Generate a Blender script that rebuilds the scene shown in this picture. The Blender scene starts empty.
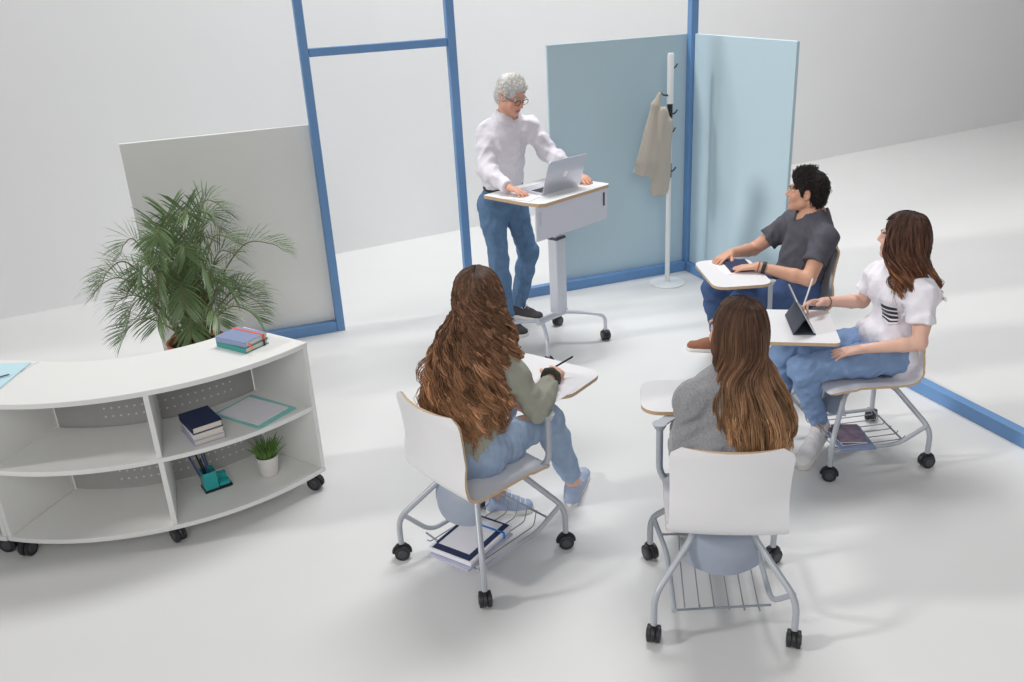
import bpy, math, random
import numpy as np
from mathutils import Vector, Matrix
random.seed(7)
RNG = np.random.RandomState(11)
SC = bpy.context.scene
COL = SC.collection
PI = math.pi
V3 = lambda *a: np.array(a, float)

def lin(c):
    return tuple(((x / 255.0) / 12.92 if x / 255.0 <= 0.04045 else ((x / 255.0 + 0.055) / 1.055) ** 2.4) for x in c)

# ------------------------------------------------------------------ materials
def mat(name, rgb, rough=0.5, metal=0.0, var=0.04, scale=30.0, bump=0.0, bscale=60.0, attr=False,
        spec=0.5, sheen=0.0, stretch=(1, 1, 1), emis=None, alpha=1.0, trans=0.0):
    m = bpy.data.materials.new(name); m.use_nodes = True
    nt = m.node_tree; b = nt.nodes['Principled BSDF']
    b.inputs['Roughness'].default_value = rough
    b.inputs['Metallic'].default_value = metal
    b.inputs['Specular IOR Level'].default_value = spec
    if sheen: b.inputs['Sheen Weight'].default_value = sheen
    if trans:
        b.inputs['Transmission Weight'].default_value = trans
    if alpha < 1: b.inputs['Alpha'].default_value = alpha
    c = lin(rgb)
    tc = nt.nodes.new('ShaderNodeTexCoord'); mp = nt.nodes.new('ShaderNodeMapping')
    mp.inputs['Scale'].default_value = stretch
    nt.links.new(tc.outputs['Object'], mp.inputs['Vector'])
    nz = nt.nodes.new('ShaderNodeTexNoise'); nz.inputs['Scale'].default_value = scale; nz.inputs['Detail'].default_value = 4
    nt.links.new(mp.outputs['Vector'], nz.inputs['Vector'])
    rmp = nt.nodes.new('ShaderNodeMapRange')
    rmp.inputs['To Min'].default_value = 1 - var * 2; rmp.inputs['To Max'].default_value = 1 + var * 2
    nt.links.new(nz.outputs['Fac'], rmp.inputs['Value'])
    mul = nt.nodes.new('ShaderNodeVectorMath'); mul.operation = 'SCALE'
    if attr:
        at = nt.nodes.new('ShaderNodeAttribute'); at.attribute_name = 'Col'
        nt.links.new(at.outputs['Color'], mul.inputs[0])
    else:
        mul.inputs[0].default_value = c
    nt.links.new(rmp.outputs['Result'], mul.inputs['Scale'])
    nt.links.new(mul.outputs['Vector'], b.inputs['Base Color'])
    if bump:
        n2 = nt.nodes.new('ShaderNodeTexNoise'); n2.inputs['Scale'].default_value = bscale; n2.inputs['Detail'].default_value = 3
        nt.links.new(mp.outputs['Vector'], n2.inputs['Vector'])
        bp = nt.nodes.new('ShaderNodeBump'); bp.inputs['Strength'].default_value = bump; bp.inputs['Distance'].default_value = 0.01
        nt.links.new(n2.outputs['Fac'], bp.inputs['Height'])
        nt.links.new(bp.outputs['Normal'], b.inputs['Normal'])
    if emis:
        b.inputs['Emission Color'].default_value = (*lin(rgb), 1); b.inputs['Emission Strength'].default_value = emis
    m.diffuse_color = (*c, 1)
    return m

M = dict(
    floor=mat('floor_paint', (221, 221, 220), 0.42, var=0.012, scale=3, spec=0.35),
    backdrop=mat('backdrop_paint', (236, 236, 236), 0.9, var=0.01, scale=1.5, spec=0.1),
    blue=mat('blue_frame_paint', (108, 150, 198), 0.5, var=0.03, scale=6),
    bluepanel=mat('blue_grey_felt', (192, 213, 222), 0.95, var=0.02, scale=250, spec=0.1),
    panel_edge=mat('panel_edge_grey', (140, 160, 170), 0.8),
    greypanel=mat('grey_board', (236, 236, 232), 0.9, var=0.012, scale=4, spec=0.1),
    white=mat('white_laminate', (238, 238, 238), 0.38, var=0.008, scale=12),
    shellwhite=mat('white_ply_laminate', (232, 231, 233), 0.35, var=0.008, scale=12),
    ply=mat('plywood_edge', (201, 172, 138), 0.6, var=0.1, scale=40, stretch=(1, 1, 8)),
    tube=mat('grey_tube_paint', (182, 187, 194), 0.4, metal=0.2, var=0.02),
    cover=mat('blue_grey_plastic', (152, 161, 176), 0.5, var=0.02),
    silver=mat('silver_paint', (210, 213, 222), 0.35, metal=0.3, var=0.02),
    palepanel=mat('pale_lilac_steel', (220, 222, 232), 0.45, var=0.01),
    black=mat('black_rubber', (42, 42, 46), 0.5, var=0.05),
    darkgrey=mat('dark_grey_plastic', (70, 72, 76), 0.45, var=0.05),
    dark=mat('black_plastic', (28, 28, 31), 0.4),
    perf=mat('grey_perforated_steel', (178, 177, 175), 0.6, var=0.03),
    hole=mat('bright_hole', (225, 225, 225), 0.9),
    shelf=mat('white_shelf_board', (233, 233, 230), 0.5, var=0.008, scale=10),
    wire=mat('wire_grey', (150, 155, 162), 0.4, metal=0.4),
    paper=mat('white_paper', (236, 234, 240), 0.9, var=0.01),
    pages=mat('page_block', (222, 214, 200), 0.9, var=0.08, scale=60, stretch=(1, 1, 30)),
    navy=mat('navy_cloth_cover', (36, 48, 84), 0.8, var=0.06, scale=200),
    bluegrey=mat('blue_grey_cover', (136, 150, 182), 0.8, var=0.05, scale=200),
    teal=mat('teal_cover', (64, 150, 142), 0.7, var=0.04),
    orange=mat('orange_elastic', (238, 96, 50), 0.7),
    lilac=mat('lilac_cover', (186, 188, 208), 0.7, var=0.05),
    tealfolder=mat('pale_teal_folder', (142, 208, 203), 0.6, var=0.02),
    cyanpaper=mat('pale_cyan_paper', (196, 228, 236), 0.8, var=0.02),
    cup=mat('turquoise_acrylic', (52, 176, 178), 0.15, var=0.02, alpha=0.85),
    penblue=mat('blue_pen', (60, 74, 130), 0.4), pengrey=mat('grey_pen', (96, 98, 112), 0.4),
    potwhite=mat('white_ceramic_pot', (226, 224, 218), 0.4, var=0.02),
    terracotta=mat('terracotta', (184, 112, 84), 0.8, var=0.06, scale=20),
    soil=mat('dark_soil', (60, 48, 38), 0.95, var=0.3, scale=120),
    leaf=mat('palm_leaf_green', (104, 128, 84), 0.38, var=0.30, scale=7),
    stem=mat('palm_stem', (128, 122, 78), 0.6, var=0.15, scale=14),
    succulent=mat('succulent_green', (98, 134, 66), 0.5, var=0.2, scale=50),
    coat=mat('beige_coat_cloth', (190, 182, 170), 0.95, var=0.05, scale=300, bump=0.2, bscale=90, spec=0.1),
    alu=mat('laptop_aluminium', (205, 207, 216), 0.3, metal=0.6, var=0.01),
    key=mat('laptop_keys', (50, 50, 54), 0.5),
    screen=mat('dark_screen', (30, 32, 38), 0.15),
    emblem=mat('laptop_emblem', (246, 247, 250), 0.3),
    elasticblue=mat('bright_blue_elastic', (30, 128, 214), 0.6),
    folio=mat('charcoal_folio', (70, 74, 84), 0.8, var=0.05, scale=200),
    stylus=mat('white_stylus', (238, 238, 240), 0.3),
    mag=mat('magazine_print', (120, 104, 122), 0.4, var=0.5, scale=28),
    skin=mat('skin', (220, 175, 150), 0.5, var=0.03, scale=40, attr=True, spec=0.35),
    hair=mat('hair_strands', (60, 40, 30), 0.55, var=0.12, scale=60, attr=True, spec=0.22),
    shirt_white=mat('white_shirt_cotton', (232, 228, 236), 0.9, var=0.02, scale=9, bump=0.35, bscale=22, spec=0.1),
    denim=mat('blue_denim', (98, 126, 158), 0.9, var=0.16, scale=16, bump=0.3, bscale=30, spec=0.1),
    denim_light=mat('light_blue_denim', (158, 177, 202), 0.9, var=0.13, scale=14, bump=0.35, bscale=28, spec=0.1),
    denim_mid=mat('mid_blue_denim', (130, 155, 192), 0.9, var=0.14, scale=14, bump=0.35, bscale=28, spec=0.1),
    denim_dark=mat('dark_blue_denim', (76, 98, 138), 0.9, var=0.14, scale=14, bump=0.3, bscale=28, spec=0.1),
    tee_dark=mat('charcoal_tee', (90, 89, 97), 0.95, var=0.05, scale=60, bump=0.3, bscale=22, spec=0.1),
    tee_white=mat('white_tee', (236, 233, 240), 0.95, var=0.015, scale=12, bump=0.35, bscale=22, spec=0.1),
    olive=mat('grey_green_jersey', (160, 161, 148), 0.95, var=0.04, scale=60, bump=0.35, bscale=26, spec=0.1),
    knit=mat('grey_wool_knit', (146, 146, 149), 1.0, var=0.16, scale=140, bump=0.5, bscale=120, spec=0.05, sheen=0.3),
    belt=mat('dark_leather_belt', (44, 40, 42), 0.5),
    shoe_dark=mat('dark_canvas_shoe', (66, 62, 66), 0.8, var=0.08),
    shoe_brown=mat('brown_suede_shoe', (146, 96, 72), 0.8, var=0.08),
    shoe_white=mat('white_canvas_shoe', (222, 219, 220), 0.85, var=0.03),
    shoe_blue=mat('grey_blue_trainer', (164, 178, 204), 0.8, var=0.06),
    sole=mat('pale_rubber_sole', (232, 230, 226), 0.7),
    lace=mat('laces', (226, 226, 232), 0.9),
    eye=mat('eye_white', (206, 196, 190), 0.35), iris=mat('brown_iris', (52, 36, 28), 0.2),
    glasses=mat('brown_glasses', (90, 56, 44), 0.35), strap=mat('black_strap', (34, 34, 38), 0.5),
    scrunchie=mat('dark_olive_scrunchie', (66, 68, 58), 0.95, var=0.15, scale=80),
    gold=mat('thin_brown_band', (120, 86, 66), 0.5),
)

# ------------------------------------------------------------------ objects
def tag(o, label=None, cat=None, group=None, kind=None):
    if label: o['label'] = label
    if cat: o['category'] = cat
    if group: o['group'] = group
    if kind: o['kind'] = kind
    return o

def thing(name, label, cat, loc=(0, 0, 0), rz=0.0, group=None):
    o = bpy.data.objects.new(name, None); COL.objects.link(o)
    o.empty_display_size = 0.1
    o.location = loc; o.rotation_euler = (0, 0, rz)
    return tag(o, label, cat, group)

def link_mesh(name, me, mats, parent=None, loc=None):
    for m in mats: me.materials.append(m)
    o = bpy.data.objects.new(name, me); COL.objects.link(o)
    if parent is not None: o.parent = parent
    if loc is not None: o.location = loc
    return o

def copy_tree(o, parent=None):
    c = o.copy(); COL.objects.link(c); c.parent = parent
    for ch in list(o.children): copy_tree(ch, c)
    return c

def fillet(pts, r, n=6):
    """round the inner corners of a polyline"""
    pts = [np.array(p, float) for p in pts]
    out = [pts[0]]
    for i in range(1, len(pts) - 1):
        a, b, c = pts[i - 1], pts[i], pts[i + 1]
        d1, d2 = a - b, c - b
        l1, l2 = np.linalg.norm(d1), np.linalg.norm(d2)
        t = min(r, l1 * .48, l2 * .48)
        p, q = b + d1 / l1 * t, b + d2 / l2 * t
        for k in range(n + 1):
            s = k / n
            out.append((1 - s) ** 2 * p + 2 * s * (1 - s) * b + s * s * q)
    out.append(pts[-1])
    return out

def catmull(P, n=8):
    P = [np.array(p, float) for p in P]
    Q = [2 * P[0] - P[1]] + P + [2 * P[-1] - P[-2]]
    out = []
    for i in range(1, len(Q) - 2):
        for k in range(n):
            t = k / n
            a, b, c, d = Q[i - 1:i + 3]
            out.append(.5 * ((2 * b) + (c - a) * t + (2 * a - 5 * b + 4 * c - d) * t * t + (3 * b - a - 3 * c + d) * t ** 3))
    out.append(P[-1])
    return out

class MB:
    def __init__(s): s.v = []; s.f = []; s.m = []
    def add(s, vs, fs, m=0):
        o = len(s.v); s.v += [tuple(map(float, p)) for p in vs]
        for f in fs: s.f.append(tuple(o + i for i in f)); s.m.append(m)
        return s
    def box(s, c, size, rz=0.0, m=0, R=None):
        hx, hy, hz = [x / 2 for x in size]
        pts = [np.array((sx * hx, sy * hy, sz * hz)) for sz in (-1, 1) for sy in (-1, 1) for sx in (-1, 1)]
        if R is None:
            cz, sz_ = math.cos(rz), math.sin(rz); R = np.array([[cz, -sz_, 0], [sz_, cz, 0], [0, 0, 1]])
        pts = [np.array(c) + R @ p for p in pts]
        return s.add(pts, [(0, 2, 3, 1), (4, 5, 7, 6), (0, 1, 5, 4), (2, 6, 7, 3), (0, 4, 6, 2), (1, 3, 7, 5)], m)
    def tube(s, pts, r, n=10, m=0, closed=False, caps=True, flat=None):
        pts = [np.array(p, float) for p in pts]; N = len(pts)
        rs = r if hasattr(r, '__len__') else [r] * N
        T = []
        for i in range(N):
            a = pts[(i - 1) % N] if (closed or i > 0) else pts[i]
            b = pts[(i + 1) % N] if (closed or i < N - 1) else pts[i]
            t = b - a; T.append(t / (np.linalg.norm(t) + 1e-12))
        ref = np.array((0, 0, 1.)) if abs(T[0][2]) < .9 else np.array((1., 0, 0))
        n1 = np.cross(T[0], ref); n1 /= np.linalg.norm(n1)
        vs = []
        for i in range(N):
            n1 = n1 - T[i] * (n1 @ T[i]); n1 /= np.linalg.norm(n1) + 1e-12
            n2 = np.cross(T[i], n1)
            for k in range(n):
                a = 2 * PI * k / n
                vs.append(pts[i] + rs[i] * (math.cos(a) * n1 + math.sin(a) * n2))
        fs = []
        for i in range(N if closed else N - 1):
            j = (i + 1) % N
            for k in range(n):
                k2 = (k + 1) % n
                fs.append((i * n + k, i * n + k2, j * n + k2, j * n + k))
        if caps and not closed:
            fs.append(tuple(range(n))[::-1]); fs.append(tuple((N - 1) * n + k for k in range(n)))
        return s.add(vs, fs, m)
    def lathe(s, prof, n=32, c=(0, 0, 0), m=0, axis=None):
        vs = []; fs = []
        for (r, z) in prof:
            for k in range(n):
                a = 2 * PI * k / n; vs.append((r * math.cos(a), r * math.sin(a), z))
        for i in range(len(prof) - 1):
            for k in range(n):
                k2 = (k + 1) % n; fs.append((i * n + k, i * n + k2, (i + 1) * n + k2, (i + 1) * n + k))
        fs.append(tuple(range(n))[::-1]); fs.append(tuple((len(prof) - 1) * n + k for k in range(n)))
        vs = [np.array(v) for v in vs]
        if axis is not None:
            q = Vector((0, 0, 1)).rotation_difference(Vector(axis)).to_matrix(); q = np.array(q)
            vs = [q @ v for v in vs]
        vs = [v + np.array(c) for v in vs]
        return s.add(vs, fs, m)
    def prism(s, outline, z0, z1, m=0, mside=None, rz=0, c=(0, 0)):
        n = len(outline); cz, sn = math.cos(rz), math.sin(rz)
        o = [(c[0] + cz * x - sn * y, c[1] + sn * x + cz * y) for x, y in outline]
        vs = [(x, y, z0) for x, y in o] + [(x, y, z1) for x, y in o]
        s.add(vs, [tuple(range(n))[::-1], tuple(range(n, 2 * n))], m)
        return s.add(vs, [(i, (i + 1) % n, n + (i + 1) % n, n + i) for i in range(n)], m if mside is None else mside)
    def sphere(s, c, r, n=12, m=0):
        rr = r if hasattr(r, '__len__') else (r, r, r)
        vs = []; fs = []
        for i in range(1, n):
            t = PI * i / n
            for k in range(2 * n):
                a = PI * k / n
                vs.append((c[0] + rr[0] * math.sin(t) * math.cos(a), c[1] + rr[1] * math.sin(t) * math.sin(a), c[2] + rr[2] * math.cos(t)))
        top = len(vs); vs.append((c[0], c[1], c[2] + rr[2])); vs.append((c[0], c[1], c[2] - rr[2]))
        w = 2 * n
        for i in range(n - 2):
            for k in range(w):
                fs.append((i * w + k, (i + 1) * w + k, (i + 1) * w + (k + 1) % w, i * w + (k + 1) % w))
        for k in range(w):
            fs.append((top, k, (k + 1) % w)); fs.append((top + 1, (n - 2) * w + (k + 1) % w, (n - 2) * w + k))
        return s.add(vs, fs, m)
    def sheet(s, G, th, m=0, medge=None):
        """thick sheet from grid of points G[i][j]; th along -normal"""
        G = np.array(G, float); a, b, _ = G.shape
        du = np.gradient(G, axis=0); dv = np.gradient(G, axis=1)
        N = np.cross(du, dv); N /= np.linalg.norm(N, axis=2, keepdims=True) + 1e-12
        B = G - N * th
        vs = list(G.reshape(-1, 3)) + list(B.reshape(-1, 3)); o = a * b
        idx = lambda i, j: i * b + j
        fs = []
        for i in range(a - 1):
            for j in range(b - 1):
                q = (idx(i, j), idx(i + 1, j), idx(i + 1, j + 1), idx(i, j + 1))
                fs.append(q); fs.append(tuple(o + t for t in q[::-1]))
        base = len(s.v); s.add(vs, fs, m)
        rim = [idx(i, 0) for i in range(a)] + [idx(a - 1, j) for j in range(1, b)] + [idx(i, b - 1) for i in range(a - 2, -1, -1)] + [idx(0, j) for j in range(b - 2, 0, -1)]
        e = []
        for k in range(len(rim)):
            p, q = rim[k], rim[(k + 1) % len(rim)]
            e.append((base + q, base + p, base + o + p, base + o + q))
        for f in e: s.f.append(f); s.m.append(m if medge is None else medge)
        return s
    def build(s, name, mats, parent=None, bevel=0.0, angle=35, loc=None, seg=2):
        me = bpy.data.meshes.new(name); me.from_pydata(s.v, [], s.f)
        if not isinstance(mats, (list, tuple)): mats = [mats]
        me.polygons.foreach_set('material_index', s.m)
        me.polygons.foreach_set('use_smooth', [True] * len(s.f))
        me.update(); me.set_sharp_from_angle(angle=math.radians(angle))
        o = link_mesh(name, me, mats, parent, loc)
        if bevel:
            b = o.modifiers.new('bevel', 'BEVEL'); b.width = bevel; b.segments = seg; b.limit_method = 'ANGLE'; b.angle_limit = math.radians(40)
        return o

def rrect(w, h, r, n=6):
    out = []
    for cx, cy, a0 in ((w / 2 - r, h / 2 - r, 0), (-w / 2 + r, h / 2 - r, 90), (-w / 2 + r, -h / 2 + r, 180), (w / 2 - r, -h / 2 + r, 270)):
        for k in range(n + 1):
            a = math.radians(a0 + 90 * k / n); out.append((cx + r * math.cos(a), cy + r * math.sin(a)))
    return out

# ------------------------------------------------------------------ implicit surfaces
class SDF:
    def __init__(s): s.p = []
    def cone(s, a, b, ra, rb, k=0.02, flat=None, clip=(), sub=False):
        s.p.append(('c', np.array(a, float), np.array(b, float), ra, rb, k, flat, clip, sub)); return s
    def ell(s, c, R, rad, k=0.02, clip=(), sub=False):
        s.p.append(('e', np.array(c, float), np.array(R, float), np.array(rad, float), None, k, None, clip, sub)); return s
    def mesh(s, h, noise=None, colour=None, pad=0.03):
        lo = np.full(3, 1e9); hi = -lo
        bb = []
        for q in s.p:
            if q[0] == 'c':
                rm = max(q[3], q[4]); a = np.minimum(q[1], q[2]) - rm; b = np.maximum(q[1], q[2]) + rm
            else:
                rm = max(q[3]); a = q[1] - rm; b = q[1] + rm
            bb.append((a, b))
            if not q[8]: lo = np.minimum(lo, a); hi = np.maximum(hi, b)
        lo -= pad; hi += pad
        n = np.ceil((hi - lo) / h).astype(int) + 1
        D = np.full(n, 0.5, np.float32)
        ax = [(lo[i] + h * np.arange(n[i])).astype(np.float32) for i in range(3)]
        for q, (a, b) in zip(s.p, bb):
            mg = 0.02 + q[5]
            i0 = np.clip(np.floor((a - mg - lo) / h).astype(int), 0, n); i1 = np.clip(np.ceil((b + mg - lo) / h).astype(int) + 1, 0, n)
            if np.any(i1 <= i0): continue
            X = ax[0][i0[0]:i1[0]][:, None, None]; Y = ax[1][i0[1]:i1[1]][None, :, None]; Z = ax[2][i0[2]:i1[2]][None, None, :]
            if q[0] == 'c':
                A, B, ra, rb = q[1], q[2], q[3], q[4]
                px, py, pz = X - A[0], Y - A[1], Z - A[2]
                ba = B - A
                if q[6] is not None:
                    nv, sc = q[6]; nv = np.array(nv, float); nv = nv / np.linalg.norm(nv)
                    dn = (px * nv[0] + py * nv[1] + pz * nv[2]) * (1 / sc - 1)
                    px, py, pz = px + nv[0] * dn, py + nv[1] * dn, pz + nv[2] * dn
                    ba = ba + nv * (ba @ nv) * (1 / sc - 1)
                L2 = float(ba @ ba) + 1e-12
                t = np.clip((px * ba[0] + py * ba[1] + pz * ba[2]) / L2, 0, 1)
                d = np.sqrt((px - t * ba[0]) ** 2 + (py - t * ba[1]) ** 2 + (pz - t * ba[2]) ** 2) - (ra + t * (rb - ra))
            else:
                C, R, rad = q[1], q[2], q[3]
                px, py, pz = X - C[0], Y - C[1], Z - C[2]
                u = [(px * R[i][0] + py * R[i][1] + pz * R[i][2]) for i in range(3)]
                k0 = np.sqrt(sum((u[i] / rad[i]) ** 2 for i in range(3)))
                k1 = np.sqrt(sum((u[i] / rad[i] ** 2) ** 2 for i in range(3)))
                d = k0 * (k0 - 1) / (k1 + 1e-9)
            for (pt, nv) in q[7]:
                nv = np.array(nv, float); nv = nv / np.linalg.norm(nv)
                d = np.maximum(d, (X - pt[0]) * nv[0] + (Y - pt[1]) * nv[1] + (Z - pt[2]) * nv[2])
            S = D[i0[0]:i1[0], i0[1]:i1[1], i0[2]:i1[2]]
            k = q[5]
            if q[8]:
                d = -d; r = np.maximum(S, d) + np.maximum(k - np.abs(S - d), 0) ** 2 / (4 * k)
            else:
                r = np.minimum(S, d) - np.maximum(k - np.abs(S - d), 0) ** 2 / (4 * k)
            D[i0[0]:i1[0], i0[1]:i1[1], i0[2]:i1[2]] = r
        if noise is not None:
            I = np.nonzero(np.abs(D) < 0.03)
            P = np.stack([ax[i][I[i]] for i in range(3)], 1).astype(float)
            D[I] += noise(P).astype(np.float32)
        return nets(D, lo, h)

def nets(D, lo, h):
    ins = D < 0
    nx, ny, nz = D.shape
    c = ins[:-1, :-1, :-1].astype(np.int8)
    tot = np.zeros((nx - 1, ny - 1, nz - 1), np.int8)
    offs = [(i, j, k) for i in (0, 1) for j in (0, 1) for k in (0, 1)]
    for (i, j, k) in offs: tot += ins[i:nx - 1 + i, j:ny - 1 + j, k:nz - 1 + k]
    act = (tot > 0) & (tot < 8)
    I = np.argwhere(act)
    idx = np.full(act.shape, -1, np.int32); idx[act] = np.arange(len(I))
    corner = {o: D[I[:, 0] + o[0], I[:, 1] + o[1], I[:, 2] + o[2]].astype(float) for o in offs}
    acc = np.zeros((len(I), 3)); cnt = np.zeros(len(I))
    for a in offs:
        for axx in range(3):
            if a[axx] == 0:
                b = list(a); b[axx] = 1; b = tuple(b)
                da, db = corner[a], corner[b]
                ms = (da < 0) != (db < 0)
                t = np.where(ms, da / np.where(ms, da - db, 1), 0)
                p = np.tile(np.array(a, float), (len(I), 1)); p[:, axx] = t
                acc += p * ms[:, None]; cnt += ms
    Vv = (I + acc / np.maximum(cnt, 1)[:, None]) * h + lo
    F = []
    for axx in range(3):
        u, v = (axx + 1) % 3, (axx + 2) % 3
        sl = [slice(None)] * 3; s2 = [slice(None)] * 3
        sl[axx] = slice(0, -1); s2[axx] = slice(1, None)
        A, B = ins[tuple(sl)], ins[tuple(s2)]
        E = np.argwhere(A != B)
        ok = (E[:, u] > 0) & (E[:, v] > 0) & (E[:, u] < D.shape[u] - 1) & (E[:, v] < D.shape[v] - 1)
        E = E[ok]
        fl = A[E[:, 0], E[:, 1], E[:, 2]]
        def at(du, dv):
            q = E.copy(); q[:, u] += du; q[:, v] += dv
            return idx[q[:, 0], q[:, 1], q[:, 2]]
        Q = np.stack([at(-1, -1), at(0, -1), at(0, 0), at(-1, 0)], 1)
        Q[~fl] = Q[~fl][:, ::-1]
        F.append(Q)
    F = np.concatenate(F)
    F = F[(F >= 0).all(1)]
    return Vv, F

def np_mesh(name, Vv, F, mats, parent=None, origin=(0, 0, 0), col=None, smooth=True, midx=None):
    Vv = np.asarray(Vv, float) - np.asarray(origin, float)
    me = bpy.data.meshes.new(name)
    F = np.asarray(F); nf, w = F.shape
    me.vertices.add(len(Vv)); me.vertices.foreach_set('co', Vv.astype(np.float32).ravel())
    me.loops.add(nf * w); me.loops.foreach_set('vertex_index', F.astype(np.int32).ravel())
    me.polygons.add(nf); me.polygons.foreach_set('loop_start', np.arange(0, nf * w, w, dtype=np.int32))
    me.update(calc_edges=True); me.validate()
    me.polygons.foreach_set('use_smooth', [smooth] * len(me.polygons))
    if midx is not None and len(midx) == len(me.polygons): me.polygons.foreach_set('material_index', np.asarray(midx, np.int32))
    if col is not None:
        a = me.color_attributes.new('Col', 'FLOAT_COLOR', 'POINT')
        rgba = np.ones((len(Vv), 4), np.float32); rgba[:, :3] = col
        a.data.foreach_set('color', rgba.ravel())
    if not isinstance(mats, (list, tuple)): mats = [mats]
    return link_mesh(name, me, mats, parent)

def folds(amp=0.004, wl=0.09, seed=0, zs=1.0, crease=0.45):
    r = np.random.RandomState(seed); ds = r.normal(size=(7, 3)); ds /= np.linalg.norm(ds, axis=1)[:, None]; ph = r.uniform(0, 6.28, 7)
    ks = 2 * PI / (wl * r.uniform(.6, 1.6, 7))
    ds[:, 2] *= zs
    def f(P):
        w = P + 0.02 * np.sin(P[:, [1, 2, 0]] * 23 + 1.3)
        o = 0
        for d, p, k in zip(ds, ph, ks):
            q = np.sin((w @ d) * k + p); o = o + (1 - crease) * q - crease * (2.04 - 3.2 * np.sqrt(q * q + .012))
        return amp * np.clip(o / 2.2, -1.25, 1.0)
    return f
# ================================================================== camera, light, setting
cr = Vector((0.9364373, -0.3470273, -0.0515480)); cu = Vector((0.1776905, 0.3424482, 0.9225808)); cf = Vector((0.3025082, 0.8730987, -0.3823448))
cam = bpy.data.cameras.new('camera'); cam.sensor_width = 36.0; cam.lens = 884.5 / 1024 * 36.0
cam.clip_end = 100
co = bpy.data.objects.new('camera', cam); COL.objects.link(co); SC.camera = co
mw = Matrix((cr, cu, -cf)).transposed().to_4x4(); mw.translation = (0, 0, 2.3)
co.matrix_world = mw

W = bpy.data.worlds.new('studio'); SC.world = W; W.use_nodes = True
bg = W.node_tree.nodes['Background']; bg.inputs['Color'].default_value = (0.985, 0.985, 1.0, 1); bg.inputs['Strength'].default_value = 0.265

def sun(name, d, e, ang, col=(1, 1, 1)):
    l = bpy.data.lights.new(name, 'SUN'); l.energy = e; l.angle = math.radians(ang); l.color = col
    o = bpy.data.objects.new(name, l); COL.objects.link(o)
    o.rotation_euler = Vector(d).to_track_quat('-Z', 'Y').to_euler(); o.location = (-3, 4, 5)
    return o
def area(name, loc, tgt, e, sx, sy, col=(1, 1, 1)):
    l = bpy.data.lights.new(name, 'AREA'); l.energy = e; l.shape = 'RECTANGLE'; l.size = sx; l.size_y = sy; l.color = col
    o = bpy.data.objects.new(name, l); COL.objects.link(o); o.location = loc
    o.rotation_euler = (Vector(tgt) - Vector(loc)).to_track_quat('-Z', 'Y').to_euler()
    return o
sun('key_light', (0.88, -0.15, -0.46), 1.28, 6, (1, 0.985, 0.965))
area('backdrop_light', (3.6, 6.3, 8.0), (3.6, 8.6, .6), 600, 5, 2.0)
area('front_fill', (-1.5, -4.5, 5.5), (1.8, 4.5, .6), 245, 5, 4, (1, .99, .985))

SC.view_settings.view_transform = 'Standard'
SC.view_settings.look = 'None'
SC.view_settings.exposure = -0.10

# floor: one big sheet; backdrop: tall wall standing on it
f = MB(); f.add([(-14, -6, 0), (18, -6, 0), (18, 14, 0), (-14, 14, 0)], [(0, 1, 2, 3)])
tag(f.build('floor', M['floor']), kind='structure')
p0, p1 = V3(-1.212, 7.604), V3(9.473, 9.327)
d = (p1 - p0) / np.linalg.norm(p1 - p0); nrm = V3(d[1], -d[0])
A, B = p0 - d * 3.0, p1 + d * 8.0
prof = [(0.0, 4.0), (0.0, 2.0), (0.0, 0.0)]
G = [[(*(q + nrm * r_), z) for (r_, z) in prof] for q in (A, B)]
w = MB(); n_ = len(prof)
w.add([G[0][i] for i in range(n_)] + [G[1][i] for i in range(n_)], [(i, i + 1, n_ + i + 1, n_ + i) for i in range(n_ - 1)])
tag(w.build('wall_back', M['backdrop'], angle=80), kind='structure')

# ------------------------------------------------------------------ blue space-dividing frame
FY = 6.03
fr = thing('partition_frame', 'tall bright blue square-tube frame of posts and floor rails round the teaching corner', 'frame', (0.79, FY, 0))
def fpart(name, a, b):
    a, b = np.array(a, float), np.array(b, float)
    c = (a + b) / 2; s = np.abs(b - a)
    MB().box(c - V3(0.79, FY, 0), s).build(name, M['blue'], fr, bevel=0.004)
fpart('post', (0.762, FY - .03, 0), (0.818, FY + .03, 2.75))
fpart('post', (1.745, FY - .03, 0), (1.803, FY + .03, 2.75))
fpart('post', (3.606, FY - .03, 0), (3.666, FY + .03, 2.75))
fpart('crossbar', (0.82, FY - .025, 1.878), (1.743, FY + .025, 1.93))
fpart('top_rail', (0.762, FY - .03, 2.752), (3.666, FY + .03, 2.81))
fpart('floor_rail', (-0.16, FY - .03, 0), (0.760, FY + .03, 0.075))
fpart('floor_rail', (1.805, FY - .03, 0), (3.604, FY + .03, 0.075))
fpart('floor_rail', (3.606, 2.2, 0), (3.666, FY - .032, 0.075))

def panel(name, label, c, size, m, medge):
    mb = MB(); mb.box((0, 0, size[2] / 2), size)
    o = mb.build(name, [m], None, bevel=0.003)
    o.location = (c[0], c[1], c[2]); return tag(o, label, 'partition panel')
panel('partition_panel', 'plain light grey board panel behind the potted palm', (0.19, FY + .045, 0.05), (1.20, .024, 1.403), M['greypanel'], None)
panel('partition_panel', 'blue-grey felt panel behind the standing man and the coat rack', (3.058, FY + .045, 0.05), (1.155, .024, 1.778), M['bluepanel'], None)
panel('partition_panel', 'pale blue felt panel catching the coat rack shadow, behind the man in charcoal', (3.648, 5.398, 0.078), (.024, 1.195, 1.75), M['bluepanel'], None)

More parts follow.
